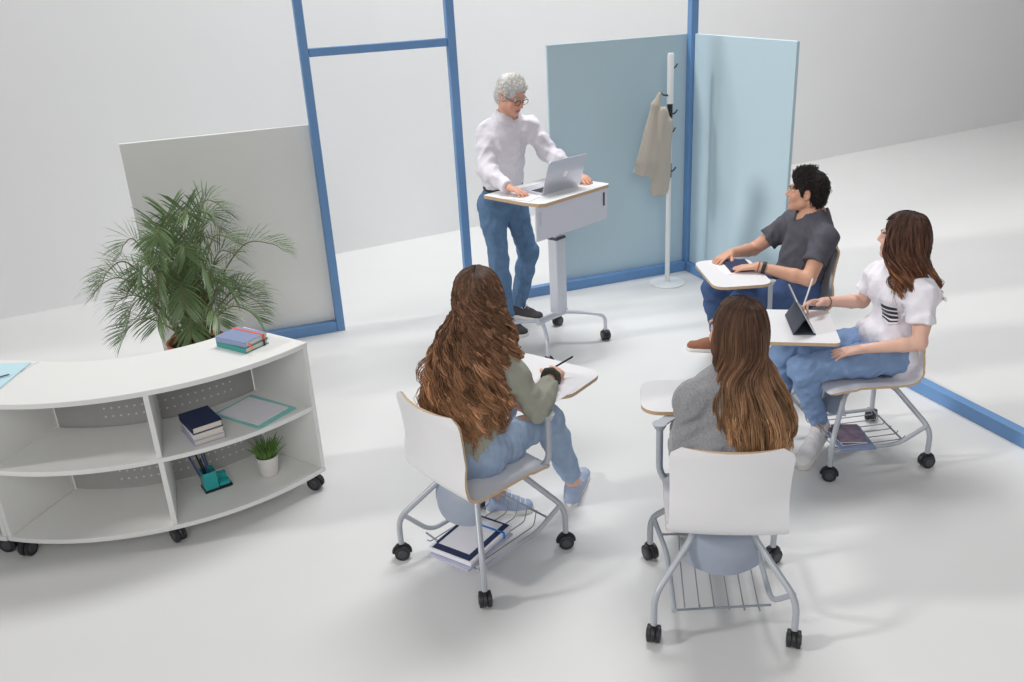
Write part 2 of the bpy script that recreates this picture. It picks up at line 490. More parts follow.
# ------------------------------------------------------------------ casters
def caster(parent, x, y, rz, r=0.034, top=0.085, name='caster', double=True, housing='black'):
    c, s_ = math.cos(rz), math.sin(rz)
    T = lambda p: (x + c * p[0] - s_ * p[1], y + s_ * p[0] + c * p[1], p[2])
    h = MB()
    h.tube([T((0, 0.012, r + .012)), T((0, 0.0, top))], [.012, .010], 10)
    # hood arching over the wheels
    arc = [T((0, r * 1.05 * math.cos(a), r + r * 1.05 * math.sin(a))) for a in np.linspace(-.2, PI + .1, 12)]
    h.tube(arc, [.009] * 12, 8)
    h.tube([T((-.020, 0, r)), T((.020, 0, r))], .008, 10)
    hs = h.build(name, M['dark'], parent)
    for sx in (-1, 1):
        w_ = MB()
        ring = [T((sx * .0165 + dx, 0, r)) for dx in (-.0085, -.0065, .0065, .0085)]
        w_.tube(ring, [r - .004, r, r, r - .004], 22)
        w_.tube([T((sx * .0245, 0, r)), T((sx * .0275, 0, r))], [r * .62, r * .55], 18, m=1)
        w_.build('wheel', [M['black'], M['darkgrey']], hs)
    return hs

# ------------------------------------------------------------------ curved shelving
def make_shelf():
    O = V3(-.36, 4.90); half = math.radians(36); a0, a1 = -PI / 2 - half, -PI / 2 + half
    R0, R1 = 0.775, 1.21
    t = thing('curved_shelf_unit', 'white curved two-tier shelving unit on casters holding books and a small succulent', 'shelf unit', (O[0], O[1], 0))
    def sector(r0, r1, b0, b1, z0, z1, n=40):
        an = np.linspace(b0, b1, n)
        ol = [(r1 * math.cos(a), r1 * math.sin(a)) for a in an] + [(r0 * math.cos(a), r0 * math.sin(a)) for a in an[::-1]]
        vs = [(x, y, z0) for x, y in ol] + [(x, y, z1) for x, y in ol]; N = 2 * n
        fs = []
        for i in range(n - 1):
            j = N - 1 - i
            fs.append((i, j, j - 1, i + 1)); fs.append((N + i, N + i + 1, N + j - 1, N + j))
        fs += [(i, (i + 1) % N, N + (i + 1) % N, N + i) for i in range(N)]
        return vs, fs
    e = 0.0015
    for nm, z0, z1, r0, r1 in (('worktop', .748, .772, R0, R1), ('shelf_board', .425, .447, R0 + .03, R1 - .004), ('base_board', .083, .105, R0, R1 - .002)):
        ins = 0 if nm == 'worktop' else (0.018 if nm == 'shelf_board' else 0)
        mb = MB(); mb.add(*sector(r0, r1, a0 + e + ins / 1, a1 - e - ins / 1, z0, z1)); mb.build(nm, M['shelf'], t, bevel=.002)
    for nm, a in (('side_panel', a0 + .0105), ('side_panel', a1 - .0105), ('divider', -PI / 2 + .0)):
        ca, sa = math.cos(a), math.sin(a); rm = (R0 + R1) / 2
        z0, z1 = .106, .747
        d_ = R1 - R0 - (.008 if nm != 'divider' else .045)
        off = 0 if nm != 'divider' else .015
        if nm == 'divider':
            for (q0, q1) in ((.106, .424), (.448, .747)):
                MB().box(((rm + off) * ca, (rm + off) * sa, (q0 + q1) / 2), (d_, .022, q1 - q0), rz=a).build(nm, M['shelf'], t, bevel=.0015)
        else:
            MB().box((rm * ca, rm * sa, (z0 + z1) / 2), (d_, .022, z1 - z0), rz=a).build(nm, M['shelf'], t, bevel=.0015)
    # perforated steel back
    mb = MB(); mb.add(*sector(R0 + .018, R0 + .022, a0 + .03, a1 - .03, .107, .746), 0)
    for z in np.arange(.16, .74, .042):
        for k, a in enumerate(np.arange(-PI / 2 - .29, -PI / 2 + .46, .043)):
            if abs(z - .436) < .03: continue
            rr = R0 + .0228; ca, sa = math.cos(a), math.sin(a); n8 = 8
            vs = [(rr * ca - sa * .0056 * math.cos(q), rr * sa + ca * .0056 * math.cos(q), z + .0056 * math.sin(q)) for q in np.linspace(0, 2 * PI, n8, endpoint=False)]
            mb.add(vs, [tuple(range(n8))], 1)  # opaque pale disc: bright background behind each hole put into its colour
    mb.build('perforated_back', [M['perf'], M['hole']], t)
    for a, rr, ro in ((a1 - .045, R1 - .03, .9), (-PI / 2, R1 - .045, .5), (a0 + .055, R1 - .03, 2.6), (a1 - .06, R0 + .05, .3), (a0 + .06, R0 + .05, 1.2)):
        caster(t, rr * math.cos(a), rr * math.sin(a), ro, r=.037, top=.083)
    return t
shelf = make_shelf()
shelf2 = copy_tree(shelf)
shelf2.rotation_euler.z = PI
shelf2.location = (-1.530, 3.292, 0)
tag(shelf2, 'second white curved shelving unit cut off by the left picture edge', 'shelf unit')
for s_ in (shelf, shelf2): s_['group'] = 'white curved shelving units'

def place_box(name, label, cat, loc, rz, group=None): return thing(name, label, cat, loc, math.radians(rz), group)

def notebook(name, label, loc, rz, w, d, h, mc, mpages=None, elastic=None, ribbon=False, group=None, inset=.004, face=0):
    t = place_box(name, label, 'notebook' if elastic or ribbon else 'book', loc, rz, group)
    MB().box((-.001, 0, h / 2), (w - inset * 2, d - inset * 2, h - .006)).build('page_block', mpages or M['pages'], t, bevel=.001)
    cv = MB(); cv.box((0, 0, .0015), (w, d, .003)); cv.box((0, 0, h - .0015), (w, d, .003)); cv.box((-w / 2 + .0015, 0, h / 2), (.003, d, h - .0062))
    cv.build('cover', mc, t, bevel=.001)
    if elastic:
        x = w / 2 - .028
        e_ = MB(); e_.box((x, 0, h + .0007), (.011, d + .004, .0014)); e_.box((x, d / 2 + .0009, h / 2), (.011, .0014, h + .002)); e_.box((x, -d / 2 - .0009, h / 2), (.011, .0014, h + .002))
        e_.build('elastic_band', elastic, t)
    if ribbon:
        q = [(-w / 2 + .025, -d / 2 + .02, h * .5), (-w / 2 + .02, -d / 2 - .006, h * .5), (-w / 2 + .012, -d / 2 - .018, 0.004), (-w / 2 + .006, -d / 2 - .04, .003)]
        P_ = catmull(q, 6); r_ = MB()
        vs = [(p[0] - .004, p[1], p[2]) for p in P_] + [(p[0] + .004, p[1], p[2]) for p in P_]; n2 = len(P_)
        r_.add(vs, [(i, i + 1, n2 + i + 1, n2 + i) for i in range(n2 - 1)])
        r_.build('ribbon', M['orange'], t)
    return t
# two notebooks on the worktop
notebook('notebook', 'lower teal notebook with black elastic, under the blue-grey one on the worktop', (0.070, 4.025, .773), 37, .140, .198, .025, M['teal'], elastic=M['dark'], group='notebooks on the worktop')
notebook('notebook', 'upper blue-grey notebook with an orange elastic and ribbon on the worktop', (0.070, 4.027, .799), 39, .138, .197, .026, M['bluegrey'], elastic=M['orange'], ribbon=True, group='notebooks on the worktop')
# three books on the middle shelf
notebook('book', 'lilac-backed book at the bottom of the small stack on the middle shelf', (-.170, 3.846, .448), 16, .142, .195, .026, M['lilac'], mpages=M['pages'], group='books on the middle shelf')
notebook('book', 'pale cream book in the middle of the small stack on the middle shelf', (-.168, 3.848, .475), 14, .136, .188, .024, M['paper'], group='books on the middle shelf')
notebook('book', 'dark navy book on top of the small stack on the middle shelf', (-.172, 3.855, .500), 17, .136, .190, .032, M['navy'], group='books on the middle shelf')
tf = thing('folder', 'pale teal folder lying flat on the middle shelf right of the books', 'folder', (.070, 3.975, .4485), math.radians(37))
MB().prism(rrect(.235, .315, .008), 0, .004).build('cover', M['tealfolder'], tf)
po = MB(); po.prism(rrect(.195, .262, .002), 0, .006)
o = po.build('paper_stack', M['paper'], None); o.location = (.062, 3.972, .453); o.rotation_euler.z = math.radians(39)
tag(o, 'white paper stack lying on the pale teal folder', 'paper')
o = MB().prism(rrect(.20, .28, .004), 0, .004).build('paper_sheet', M['cyanpaper'], None); o.location = (-.995, 4.165, .7735); o.rotation_euler.z = math.radians(-20)
tag(o, 'pale cyan folder on the left shelving unit at the picture edge', 'folder')
o = MB().tube([(-.06, -.03, .005), (.05, .01, .005)], .0035, 8).build('pen', M['pengrey'], None); o.location = (-.975, 4.125, .7785)
tag(o, 'grey pen lying on the pale cyan folder at left', 'pen')

# pen cup with pens
pc = thing('pen_holder', 'turquoise acrylic pen holder standing on the bottom shelf', 'pen holder', (-.165, 3.965, .1055), math.radians(14))
MB().prism(rrect(.13, .085, .004), 0, .010).build('tray', M['dark'], pc)
cu_ = MB()
for (c_, s_) in (((-.03, .035, .055), (.064, .003, .09)), ((-.03, -.035, .055), (.064, .003, .09)), ((-.0605, 0, .055), (.003, .0665, .09)), ((.0005, 0, .055), (.003, .0665, .09)), ((-.03, 0, .0115), (.06, .066, .003))):
    cu_.box(c_, s_)
cu_.box((.03, .02, .035), (.05, .03, .045)); cu_.box((.032, -.02, .022), (.05, .03, .02))
cu_.build('compartment', M['cup'], pc)
pens = [(-.05, .02, 'penblue', .165), (-.043, -.012, 'pengrey', .15), (-.032, .014, 'dark', .16), (-.02, -.01, 'penblue', .17), (-.012, .018, 'pengrey', .15), (-.025, 0.0, 'dark', .14)]
for k, (x, y, mm, L_) in enumerate(pens):
    a = math.radians(14); bx_, by_ = -.165 + math.cos(a) * x - math.sin(a) * y, 3.965 + math.sin(a) * x + math.cos(a) * y
    lean = ((x + .03) * .9 - .03, (y) * .8 + .02)
    o = MB().tube([(0, 0, 0), (lean[0], lean[1], L_ - .012), (lean[0] * 1.05, lean[1] * 1.05, L_)], [.0035, .0042, .003], 8).build('pen', M[mm], None)
    o.location = (bx_, by_, .121)
    tag(o, ['blue', 'grey', 'black', 'blue', 'grey', 'black'][k] + ' pen standing in the turquoise pen holder', 'pen', 'pens in the holder')

# small succulent
sp = thing('potted_succulent', 'small spiky succulent in a white pot on the bottom shelf', 'plant', (.085, 3.975, .1055))
MB().lathe([(.038, 0), (.042, .004), (.053, .095), (.055, .103), (.051, .103), (.049, .090)], 32).build('pot', M['potwhite'], sp)
MB().lathe([(.0485, .084), (.0485, .091), (.001, .094)], 24).build('soil', M['soil'], sp)
lf = MB()
for k in range(120):
    a = RNG.uniform(0, 2 * PI); tl = RNG.uniform(.0, .72); L_ = RNG.uniform(.06, .105); b_ = RNG.uniform(0, .036)
    d_ = V3(math.cos(a) * math.sin(tl), math.sin(a) * math.sin(tl), math.cos(tl)); p_ = V3(math.cos(a) * b_, math.sin(a) * b_, .090)
    q_ = [p_, p_ + d_ * L_ * .5 + V3(0, 0, 0), p_ + d_ * L_ + V3(math.cos(a), math.sin(a), 0) * L_ * .12]
    lf.tube(catmull(q_, 3), list(np.linspace(.006, .0012, 7)), 5)
lf.build('leaves', M['succulent'], sp)

# ------------------------------------------------------------------ big potted palm
pl = thing('potted_palm', 'bushy green areca palm in a terracotta pot behind the curved shelf', 'plant', (-.175, 5.42, 0))
MB().lathe([(.115, 0), (.125, .01), (.155, .27), (.168, .275), (.172, .335), (.158, .335), (.150, .29)], 40).build('pot', M['terracotta'], pl)
MB().lathe([(.150, .285), (.150, .300), (.001, .304)], 32).build('soil', M['soil'], pl)
def frond(base, az, reach, rise, tipdrop, seed, lean=0.0, ll=.175, nl=27, spine=None):
    r_ = np.random.RandomState(seed); mb = MB()
    dx = V3(math.cos(az), math.sin(az), 0)
    P_ = catmull([base, base + dx * reach * .22 + V3(0, 0, rise * .55), base + dx * reach * .58 + V3(0, 0, rise * .95), base + dx * reach * .86 + V3(0, 0, rise - tipdrop * .4), base + dx * reach + V3(0, 0, rise - tipdrop)], 10)
    P_ = np.array(P_); n = len(P_)
    mb.tube(P_, list(np.linspace(.0065, .0015, n)), 6, m=1)
    T = np.gradient(P_, axis=0); T /= np.linalg.norm(T, axis=1)[:, None]
    side = V3(-dx[1], dx[0], 0)
    for q in np.linspace(.20, .995, nl):
        i = min(int(q * (n - 1)), n - 2); fr_ = q * (n - 1) - i
        c = P_[i] * (1 - fr_) + P_[i + 1] * fr_; t = T[i]
        L_ = ll * (math.sin(PI * min(1, (q - .08) * 1.02)) ** .55) * r_.uniform(.85, 1.1) + .025
        up = np.cross(side, t); up *= np.sign(up[2] + 1e-6)
        for sg in (-1, 1):
            dv = t * (.75 + .6 * q) + side * sg * .9 + up * .45 + r_.normal(size=3) * .06; dv /= np.linalg.norm(dv)
            drop = V3(0, 0, -1)
            p1 = c + dv * L_ * .4; p2 = c + dv * L_ * .75 + drop * L_ * .05; p3 = c + dv * L_ + drop * L_ * .15
            wv = np.cross(dv, up); wv /= np.linalg.norm(wv) + 1e-9
            wd = .0050 * (L_ / ll) ** .5
            vs = [c - wv * wd * .3, c + wv * wd * .3, p1 - wv * wd, p1 + wv * wd, p2 - wv * wd * .7, p2 + wv * wd * .7, p3]
            mb.add(vs, [(0, 1, 3, 2), (2, 3, 5, 4), (4, 5, 6)], 0)
    mb.build('frond', [M['leaf'], M['stem']], pl, angle=80)
FR = []
NF = 24
for k in range(NF):
    az = 2 * PI * k / NF * 2.618 * 1.7; rr = RNG.uniform(.03, .09)
    lvl = k / NF
    rise = .25 + .56 * lvl + RNG.uniform(-.04, .05); reach = .35 - .12 * lvl + RNG.uniform(-.05, .04)
    s_ = math.sin(az)
    if s_ > 0: reach *= 1 - .15 * s_
    else: reach *= 1 + .25 * s_; rise += -.10 * s_
    drop_ = .04 + .12 * (1 - lvl) + RNG.uniform(-.03, .05)
    frond(V3(math.cos(az) * rr, math.sin(az) * rr, .30), az, reach, rise, drop_, k)
frond(V3(.05, -.02, .30), -.10, .56, .62, .10, 91); frond(V3(.02, -.03, .30), .35, .30, .88, .10, 92); frond(V3(-.05, -.02, .30), PI + .25, .40, .62, .14, 93)
frond(V3(.03, -.05, .30), -1.2, .20, .88, .03, 94); frond(V3(-.06, -.03, .30), PI - .15, .46, .50, .12, 95); frond(V3(0.0, -.05, .30), -1.9, .30, .70, .06, 96)
for k_, (az_, rc_) in enumerate(((-.5, .38), (.2, .42), (2.9, .40), (3.5, .36), (-1.1, .30), (-2.1, .30), (-1.6, .26), (.7, .36))): frond(V3(.05 * math.cos(az_), .05 * math.sin(az_), .30), az_, rc_, .26 + .05 * (k_ % 3), .10, 200 + k_)
stm = MB()
for k in range(9):
    a = 2 * PI * k / 9; rr = RNG.uniform(.02, .06)
    stm.tube(catmull([(math.cos(a) * rr, math.sin(a) * rr, .29), (math.cos(a) * rr * 1.3, math.sin(a) * rr * 1.3, .45), (math.cos(a) * rr * 1.9, math.sin(a) * rr * 1.9, .62)], 5), list(np.linspace(.013, .006, 11)), 8)
stm.build('stems', M['stem'], pl)

# ------------------------------------------------------------------ coat rack and coat
ck = thing('coat_rack', 'slim white coat stand with dark pegs in front of the blue corner panels', 'coat rack', (3.324, 5.80, 0))
MB().lathe([(.135, 0), (.138, .003), (.136, .010), (.03, .014), (.026, .02)], 48).build('base', M['white'], ck)
MB().tube([(0, 0, .013), (0, 0, .84)], .0185, 20).build('pole', M['white'], ck)
MB().tube([(0, 0, .94), (0, 0, 1.27)], .0185, 20).build('pole', M['white'], ck)
MB().tube([(0, 0, 1.375), (0, 0, 1.715), (0, 0, 1.726)], [.0235, .0235, .019], 20).build('pole', M['white'], ck)
for z0, z1 in ((.838, .942), (1.268, 1.377)): MB().tube([(0, 0, z0), (0, 0, z1)], .0195, 20).build('sleeve', M['dark'], ck)
for z, a in ((1.62, 0), (1.30, -.3), (1.168, .2), (.88, -.1), (1.435, PI + .1), (1.25, PI * .6), (.90, PI * .7)):
    d_ = V3(math.cos(a), math.sin(a), 0)
    L_ = .085 if abs(z - 1.435) < .01 else .055
    MB().tube(catmull([d_ * .015 + V3(0, 0, z), d_ * L_ * .7 + V3(0, 0, z + .008), d_ * L_ + V3(0, 0, z + .03)], 5), list(np.linspace(.0075, .0055, 11)), 8).build('peg', M['darkgrey'], ck)

S = SDF(); fy = (V3(.25, 1, 0), .42); b0 = V3(0, 0, 0)
Y0 = 5.775
S.cone((3.222, Y0, 1.452), (3.195, Y0, 1.38), .014, .034, .03, (fy[0], .7))
S.cone((3.19, Y0, 1.37), (3.115, Y0 - .02, .98), .034, .085, .04, fy, clip=[((3.10, Y0, .895), (-.16, 0, -1))])
S.cone((3.195, Y0 + .01, 1.30), (3.10, Y0, 0.87), .03, .095, .03, (fy[0], .38), clip=[((3.08, Y0, .885), (-.22, 0, -1))])
S.cone((3.235, Y0 - .03, 1.33), (3.215, Y0 - .03, .78), .035, .075, .02, (fy[0], .5), clip=[((3.2, Y0, .725), (.10, 0, -1))])
S.cone((3.25, Y0 - .03, 1.30), (3.275, Y0 - .02, 1.22), .035, .05, .03, fy)
S.cone((3.272, Y0 - .035, 1.24), (3.245, Y0 - .04, .86), .045, .05, .02, fy)
ripp = lambda P: .0035 * np.sin((P[:, 0] - .30 * P[:, 2]) * 85 + 1.5 * np.sin(P[:, 2] * 6)) + .003 * np.sin((P[:, 0] - .12 * P[:, 2]) * 47 + P[:, 2] * 3)
vv, ff = S.mesh(.007, ripp)
ct = np_mesh('coat', vv, ff, M['coat'], None, (3.2, Y0, .72)); ct.location = (3.2, Y0, .72)
tag(ct, 'beige coat hanging from a peg of the white coat stand', 'coat')
lp_ = MB(); lp_.tube(catmull([(3.222, Y0, 1.44), (3.232, Y0 + .004, 1.47), (3.242, Y0, 1.44)], 6), .0025, 6)
lp_.v = [(a - 3.2, b - Y0, c - .72) for a, b, c in lp_.v]; lp_.build('hanging_loop', M['coat'], ct)
# ================================================================== standing desk and laptop
DK = V3(2.045, 5.06); DA = math.radians(25)
dk = thing('standing_desk', 'mobile sit-stand lectern desk with a white top the standing man leans on', 'desk', (DK[0], DK[1], 0), DA)
ol = [(-.330, .235), (-.330, -.10), (-.312, -.210), (-.275, -.235), (.31, -.235), (.330, -.215), (.330, .225), (.315, .24), (-.315, .24)]
tp = MB(); tp.prism(ol[::-1] if False else [(x, y) for x, y in ol], 1.032, 1.052, 0, 1); tp.build('desk_top', [M['white'], M['ply']], dk, bevel=.003)
mp_ = MB(); mp_.box((.01, -.19, .925), (.66, .012, .21)); mo = mp_.build('modesty_panel', M['palepanel'], dk, bevel=.003)
for x in (-.285, .305):
    MB().box((x, -.1985, .955), (.016, .004, .085)).build('bracket', M['darkgrey'] if x > 0 else M['silver'], mo, bevel=.001)
MB().box((.065, 0, .67), (.066, .050, .72)).build('inner_column', M['palepanel'], dk, bevel=.004)
cl_ = MB(); cl_.box((.065, 0, .47), (.090, .070, .50)); cl_.box((.032, -.036, .47), (.020, .006, .498)); cl_.build('outer_column', M['silver'], dk, bevel=.006)
MB().box((.065, 0, .728), (.096, .076, .016)).build('collar', M['darkgrey'], dk, bevel=.003)
MB().box((.065, 0, 1.02), (.30, .22, .022)).build('top_plate', M['silver'], dk, bevel=.003)
cbm = MB(); cbm.tube([(-.14, -.0, .205), (.14, 0, .205)], .021, 14); cbm.build('crossbar', M['silver'], dk)
for sx in (-1, 1):
    for sy in (-1, 1):
        pth = fillet([(sx * .11, sy * .005, .205), (sx * .20, sy * .12, .20), (sx * .285, sy * .215, .175), (sx * .285, sy * .215, .07)], .06, 6)
        MB().tube(pth, .0125, 12).build('leg', M['silver'], dk)
        caster(dk, sx * .285, sy * .215, .6 * sx + sy, r=.034, top=.08)

# laptop: base flat on the desk, lid tipped back towards the class
LB, LR = V3(1.939, 4.914), V3(2.262, 5.038)
la = math.atan2(*(LR - LB)[::-1]); lc = (LB + LR) / 2; lw = .318
lt = thing('laptop', 'open silver laptop on the standing desk, its lid turned to the students', 'laptop', (lc[0], lc[1], 1.0535), la)
bs = MB().prism(rrect(lw, .222, .012), 0, .011, c=(0, .115)).build('base', M['alu'], lt, bevel=.002)
kb = MB()
for r_ in range(6):
    for c_ in range(13): kb.box((-.131 + .0218 * c_, .030 + .0165 * r_, .0118), (.018, .0135, .0016))
kb.build('keyboard', M['key'], bs)
MB().box((0, .172, .0113), (.095, .062, .0008)).build('trackpad', M['silver'], bs)
tilt = math.radians(20)           # lean past vertical, away from the man
lx = V3(1, 0, 0); lz = V3(0, -math.sin(tilt), math.cos(tilt)); ly = np.cross(lz, lx)
Rl = np.stack([lx, lz, np.cross(lx, lz)], 1)   # local x, up, normal
ld = MB()
olid = rrect(lw, .212, .012)
th = .0055
nn = Rl[:, 2]
vs = [Rl[:, 0] * x + Rl[:, 1] * (y + .112) + V3(0, .004, .008) + nn * o_ for o_ in (0, th) for x, y in olid]
n_ = len(olid)
ld.add(vs, [tuple(range(n_)), tuple(range(n_, 2 * n_))[::-1]] + [(i, n_ + i, n_ + (i + 1) % n_, (i + 1) % n_) for i in range(n_)])
lido = ld.build('lid', M['alu'], lt)
outside = nn if nn[1] < 0 else -nn
def lidpt(x, y, out): 
    base_ = V3(0, .004, .008) + nn * (th if nn[1] < 0 else 0)
    return Rl[:, 0] * x + Rl[:, 1] * (y + .112) + base_ + outside * out
inn = lambda x, y: Rl[:, 0] * x + Rl[:, 1] * (y + .112) + V3(0, .004, .008) + nn * (0 if nn[1] < 0 else th) - outside * .0006
MB().add([inn(-.148, -.094), inn(.148, -.094), inn(.148, .098), inn(-.148, .098)], [(0, 1, 2, 3)]).build('screen', M['screen'], lido)
# bitten-fruit emblem of the lid: lobed outline with a leaf
ap = [(0, .72), (.22, .86), (.52, .88), (.78, .70), (.62, .48), (.56, .22), (.66, -.06), (.88, -.22), (.72, -.62), (.46, -.96), (.20, -.98), (0, -.90), (-.20, -.98), (-.46, -.96), (-.76, -.58), (-.92, -.08), (-.88, .40), (-.64, .78), (-.30, .90)]
apc = catmull([(x, y, 0) for x, y in ap + [ap[0]]], 3)[:-1]
leaf_ = [(.02, .98), (.06, 1.22), (.28, 1.46), (.36, 1.48), (.32, 1.22), (.14, 1.0)]
em = MB(); sc_ = .021
em.add([lidpt(-p[0] * sc_, p[1] * sc_, .0006) for p in apc], [tuple(range(len(apc)))])
em.add([lidpt(-x * sc_, y * sc_, .0006) for x, y in leaf_], [tuple(range(len(leaf_)))])
em.build('emblem', M['emblem'], lido)
# a sheet beside the laptop
o = MB().prism(rrect(.12, .17, .002), 0, .0015).build('paper_sheet', M['paper'], None); o.location = (1.83, 4.93, 1.0535); o.rotation_euler.z = DA + .2
tag(o, 'white sheet on the standing desk under the grey-haired man\'s right hand', 'paper')

# ================================================================== student chairs
CHAIR_LABEL = []
def make_chair(c, h, label, mirror, tab_c, tab_rot, tab_size, tab_r=.07, tab_z=.69, cover_dir=-1, post=(.245, .16), shell_off=(0, 0, 0, 0)):
    """c floor centre, h heading in degrees (the sitter looks that way); local y is forward"""
    mx = -1 if mirror else 1
    t = thing('student_chair', label, 'chair', (c[0], c[1], 0), math.radians(h - 90), 'student chairs with writing tablets')
    X = lambda p: (p[0] * mx, p[1], p[2])
    # one-piece bent ply shell
    prof = catmull([(.215, .425), (.20, .442), (.16, .453), (.06, .452), (-.06, .444), (-.15, .440), (-.195, .448), (-.222, .475), (-.234, .53), (-.244, .62), (-.254, .72), (-.268, .81)], 5)
    prof = np.array(prof); L_ = np.concatenate([[0], np.cumsum(np.linalg.norm(np.diff(prof, axis=0), axis=1))]); tot = L_[-1]
    U = np.concatenate([[-1, -.985, -.95], np.linspace(-.88, .88, 17), [.95, .985, 1]])
    G = []
    for (y, z), l in zip(prof, L_):
        wd = .208 if z < .5 else .208 - .010 * math.sin(min(1, (z - .45) / .36) * PI)
        for dd, rr in ((l, .055), (tot - l, .045)):
            if dd < rr: wd = wd - rr + math.sqrt(max(rr * rr - (rr - dd) ** 2, 0))
        bk = min(1, max(0, (z - .46) / .15))
        G.append([(u * wd, y + bk * .030 * u * u * (.5 + .5 * bk), z + (1 - bk) * .010 * u * u * (1 if y < .1 else .3)) for u in U])
    G = np.array(G); ca_, sa_ = math.cos(math.radians(shell_off[3])), math.sin(math.radians(shell_off[3]))
    G = np.stack([G[..., 0] * ca_ - G[..., 1] * sa_ + shell_off[0], G[..., 0] * sa_ + G[..., 1] * ca_ + shell_off[1], G[..., 2] + shell_off[2]], -1)
    sh = MB(); sh.sheet(G, .0115, 0, 1); so = sh.build('seat_shell', [M['shellwhite'], M['ply']], t, angle=50)
    # moulded cover under the seat
    cv = MB(); Gc = []
    pr = catmull([(.09, .408), (0, .408), (-.085, .400), (-.140, .365), (-.168, .31), (-.176, .245)], 5)
    for i_, (y, z) in enumerate(pr):
        q = i_ / (len(pr) - 1)
        Gc.append([(u * (.108 + .026 * max(0, q - .4) / .6), cover_dir * -(y + q * q * .05 * u * u) , z + q * q * .018 * u * u) for u in np.linspace(-1, 1, 15)])
    if cover_dir > 0: Gc = [r_[::-1] for r_ in Gc]
    cv.sheet(Gc, .005); cv.build('under_seat_cover', M['cover'], t, angle=60)
    MB().box((0, 0, .424), (.25, .22, .022)).build('seat_plate', M['cover'], t, bevel=.006)
    for sx in (-1, 1):
        for sy in (-1, 1):
            pth = fillet([(sx * .25, sy * .25, .075), (sx * .25, sy * .25, .20), (sx * .098, sy * .115, .392), (sx * .115, sy * .001, .400)], .055, 6)
            MB().tube(pth, .0125, 12).build('leg', M['tube'], t)
            caster(t, sx * .25, sy * .25, RNG.uniform(-1.2, 1.2) + (PI if sy > 0 else 0), r=.033, top=.08)
    # basket: two side tubes and wires
    bk_ = MB(); bk2 = MB()
    bk_.tube([X(p) for p in fillet([(.240, .236, .218), (.185, .135, .105), (.175, -.21, .105)], .05)], .0105, 10)
    bk2.tube([X(p) for p in fillet([(-.240, -.236, .218), (-.185, -.135, .105), (-.175, .21, .105)], .05)], .0105, 10)
    bo = bk_.build('basket_rail', M['tube'], t); bk2.build('basket_rail', M['tube'], t)
    wr_ = MB(); rw = .0026
    wr_.tube([X((.178, -.205, .105)), X((-.178, -.165, .112))], .0045, 8)
    wr_.tube([X((.212, .185, .165)), X((-.176, .205, .165))], .0045, 8)
    wr_.tube([X((-.176, .205, .165)), X((-.176, .205, .108))], .0045, 8)
    for k in range(6):
        x = -.135 + .054 * k
        wr_.tube([X(p) for p in fillet([(x, -.20 + .005 * k, .115), (x, -.185, .098), (x, .175, .098), (x, .196, .166)], .02, 4)], rw, 6)
    wr_.build('wire', M['wire'], bo)
    # writing tablet on a bent arm
    px_, py_ = post
    arm = fillet([(.10, .07, .425), (px_ - .035, py_ - .03, .422), (px_ + .005, py_, .47), (px_ + .005, py_ + .005, tab_z - .012)], .055, 7)
    ao = MB().tube([X(p) for p in arm], .0135, 12).build('tablet_arm', M['tube'], t)
    tc = X((tab_c[0], tab_c[1], 0))
    b_ = MB(); tx, ty = (px_ + .005) * mx, py_ + .005
    b_.tube([(tx, ty, tab_z - .035), (tx, ty, tab_z - .009)], [.017, .03], 14)
    bx_, by_ = tx + (tc[0] - tx) * .45, ty + (tc[1] - ty) * .45
    b_.box(((tx + bx_) / 2, (ty + by_) / 2, tab_z - .012), (math.hypot(bx_ - tx, by_ - ty), .045, .008), rz=math.atan2(by_ - ty, bx_ - tx))
    b_.build('tablet_bracket', M['tube'], t, bevel=.002)
    tb = MB(); tb.prism(rrect(tab_size[0], tab_size[1], tab_r), tab_z - .007, tab_z + .009, 0, 1, rz=math.radians(tab_rot), c=(tc[0], tc[1]))
    tb.build('writing_tablet', [M['shellwhite'], M['ply']], t, bevel=.003)
    return t
CH1 = (.885, 3.07, 27); CH2 = (1.62, 2.405, 63); CH3 = (3.07, 4.06, 167); CH4 = (2.865, 3.13, 169)
make_chair(CH1[:2], CH1[2], 'white ply student chair holding the woman with long curly auburn hair', False, (.0, .41), 6, (.46, .30), shell_off=(.028, -.005, 0, -7))
make_chair(CH2[:2], CH2[2], 'white ply student chair nearest the camera, seen from behind, under the grey-sweater woman', True, (.06, .38), 0, (.46, .29), post=(.215, .17))
make_chair(CH3[:2], CH3[2], 'white ply student chair under the man in the charcoal tee', True, (.11, .335), -4, (.48, .32), tab_z=.69, cover_dir=1)
def w2l(c, h, p):
    a = math.radians(h); F = V3(math.cos(a), math.sin(a)); Rr = V3(math.sin(a), -math.cos(a)); d_ = V3(*p) - V3(*c)
    return (float(d_ @ Rr), float(d_ @ F))
make_chair(CH4[:2], CH4[2], 'white ply student chair under the woman in the white pocket tee', False, w2l(CH4[:2], CH4[2], (2.54, 3.21)), -20, (.42, .34), tab_r=.03, cover_dir=1, post=(.235, .20), shell_off=(-.012, .035, -.010, 0))

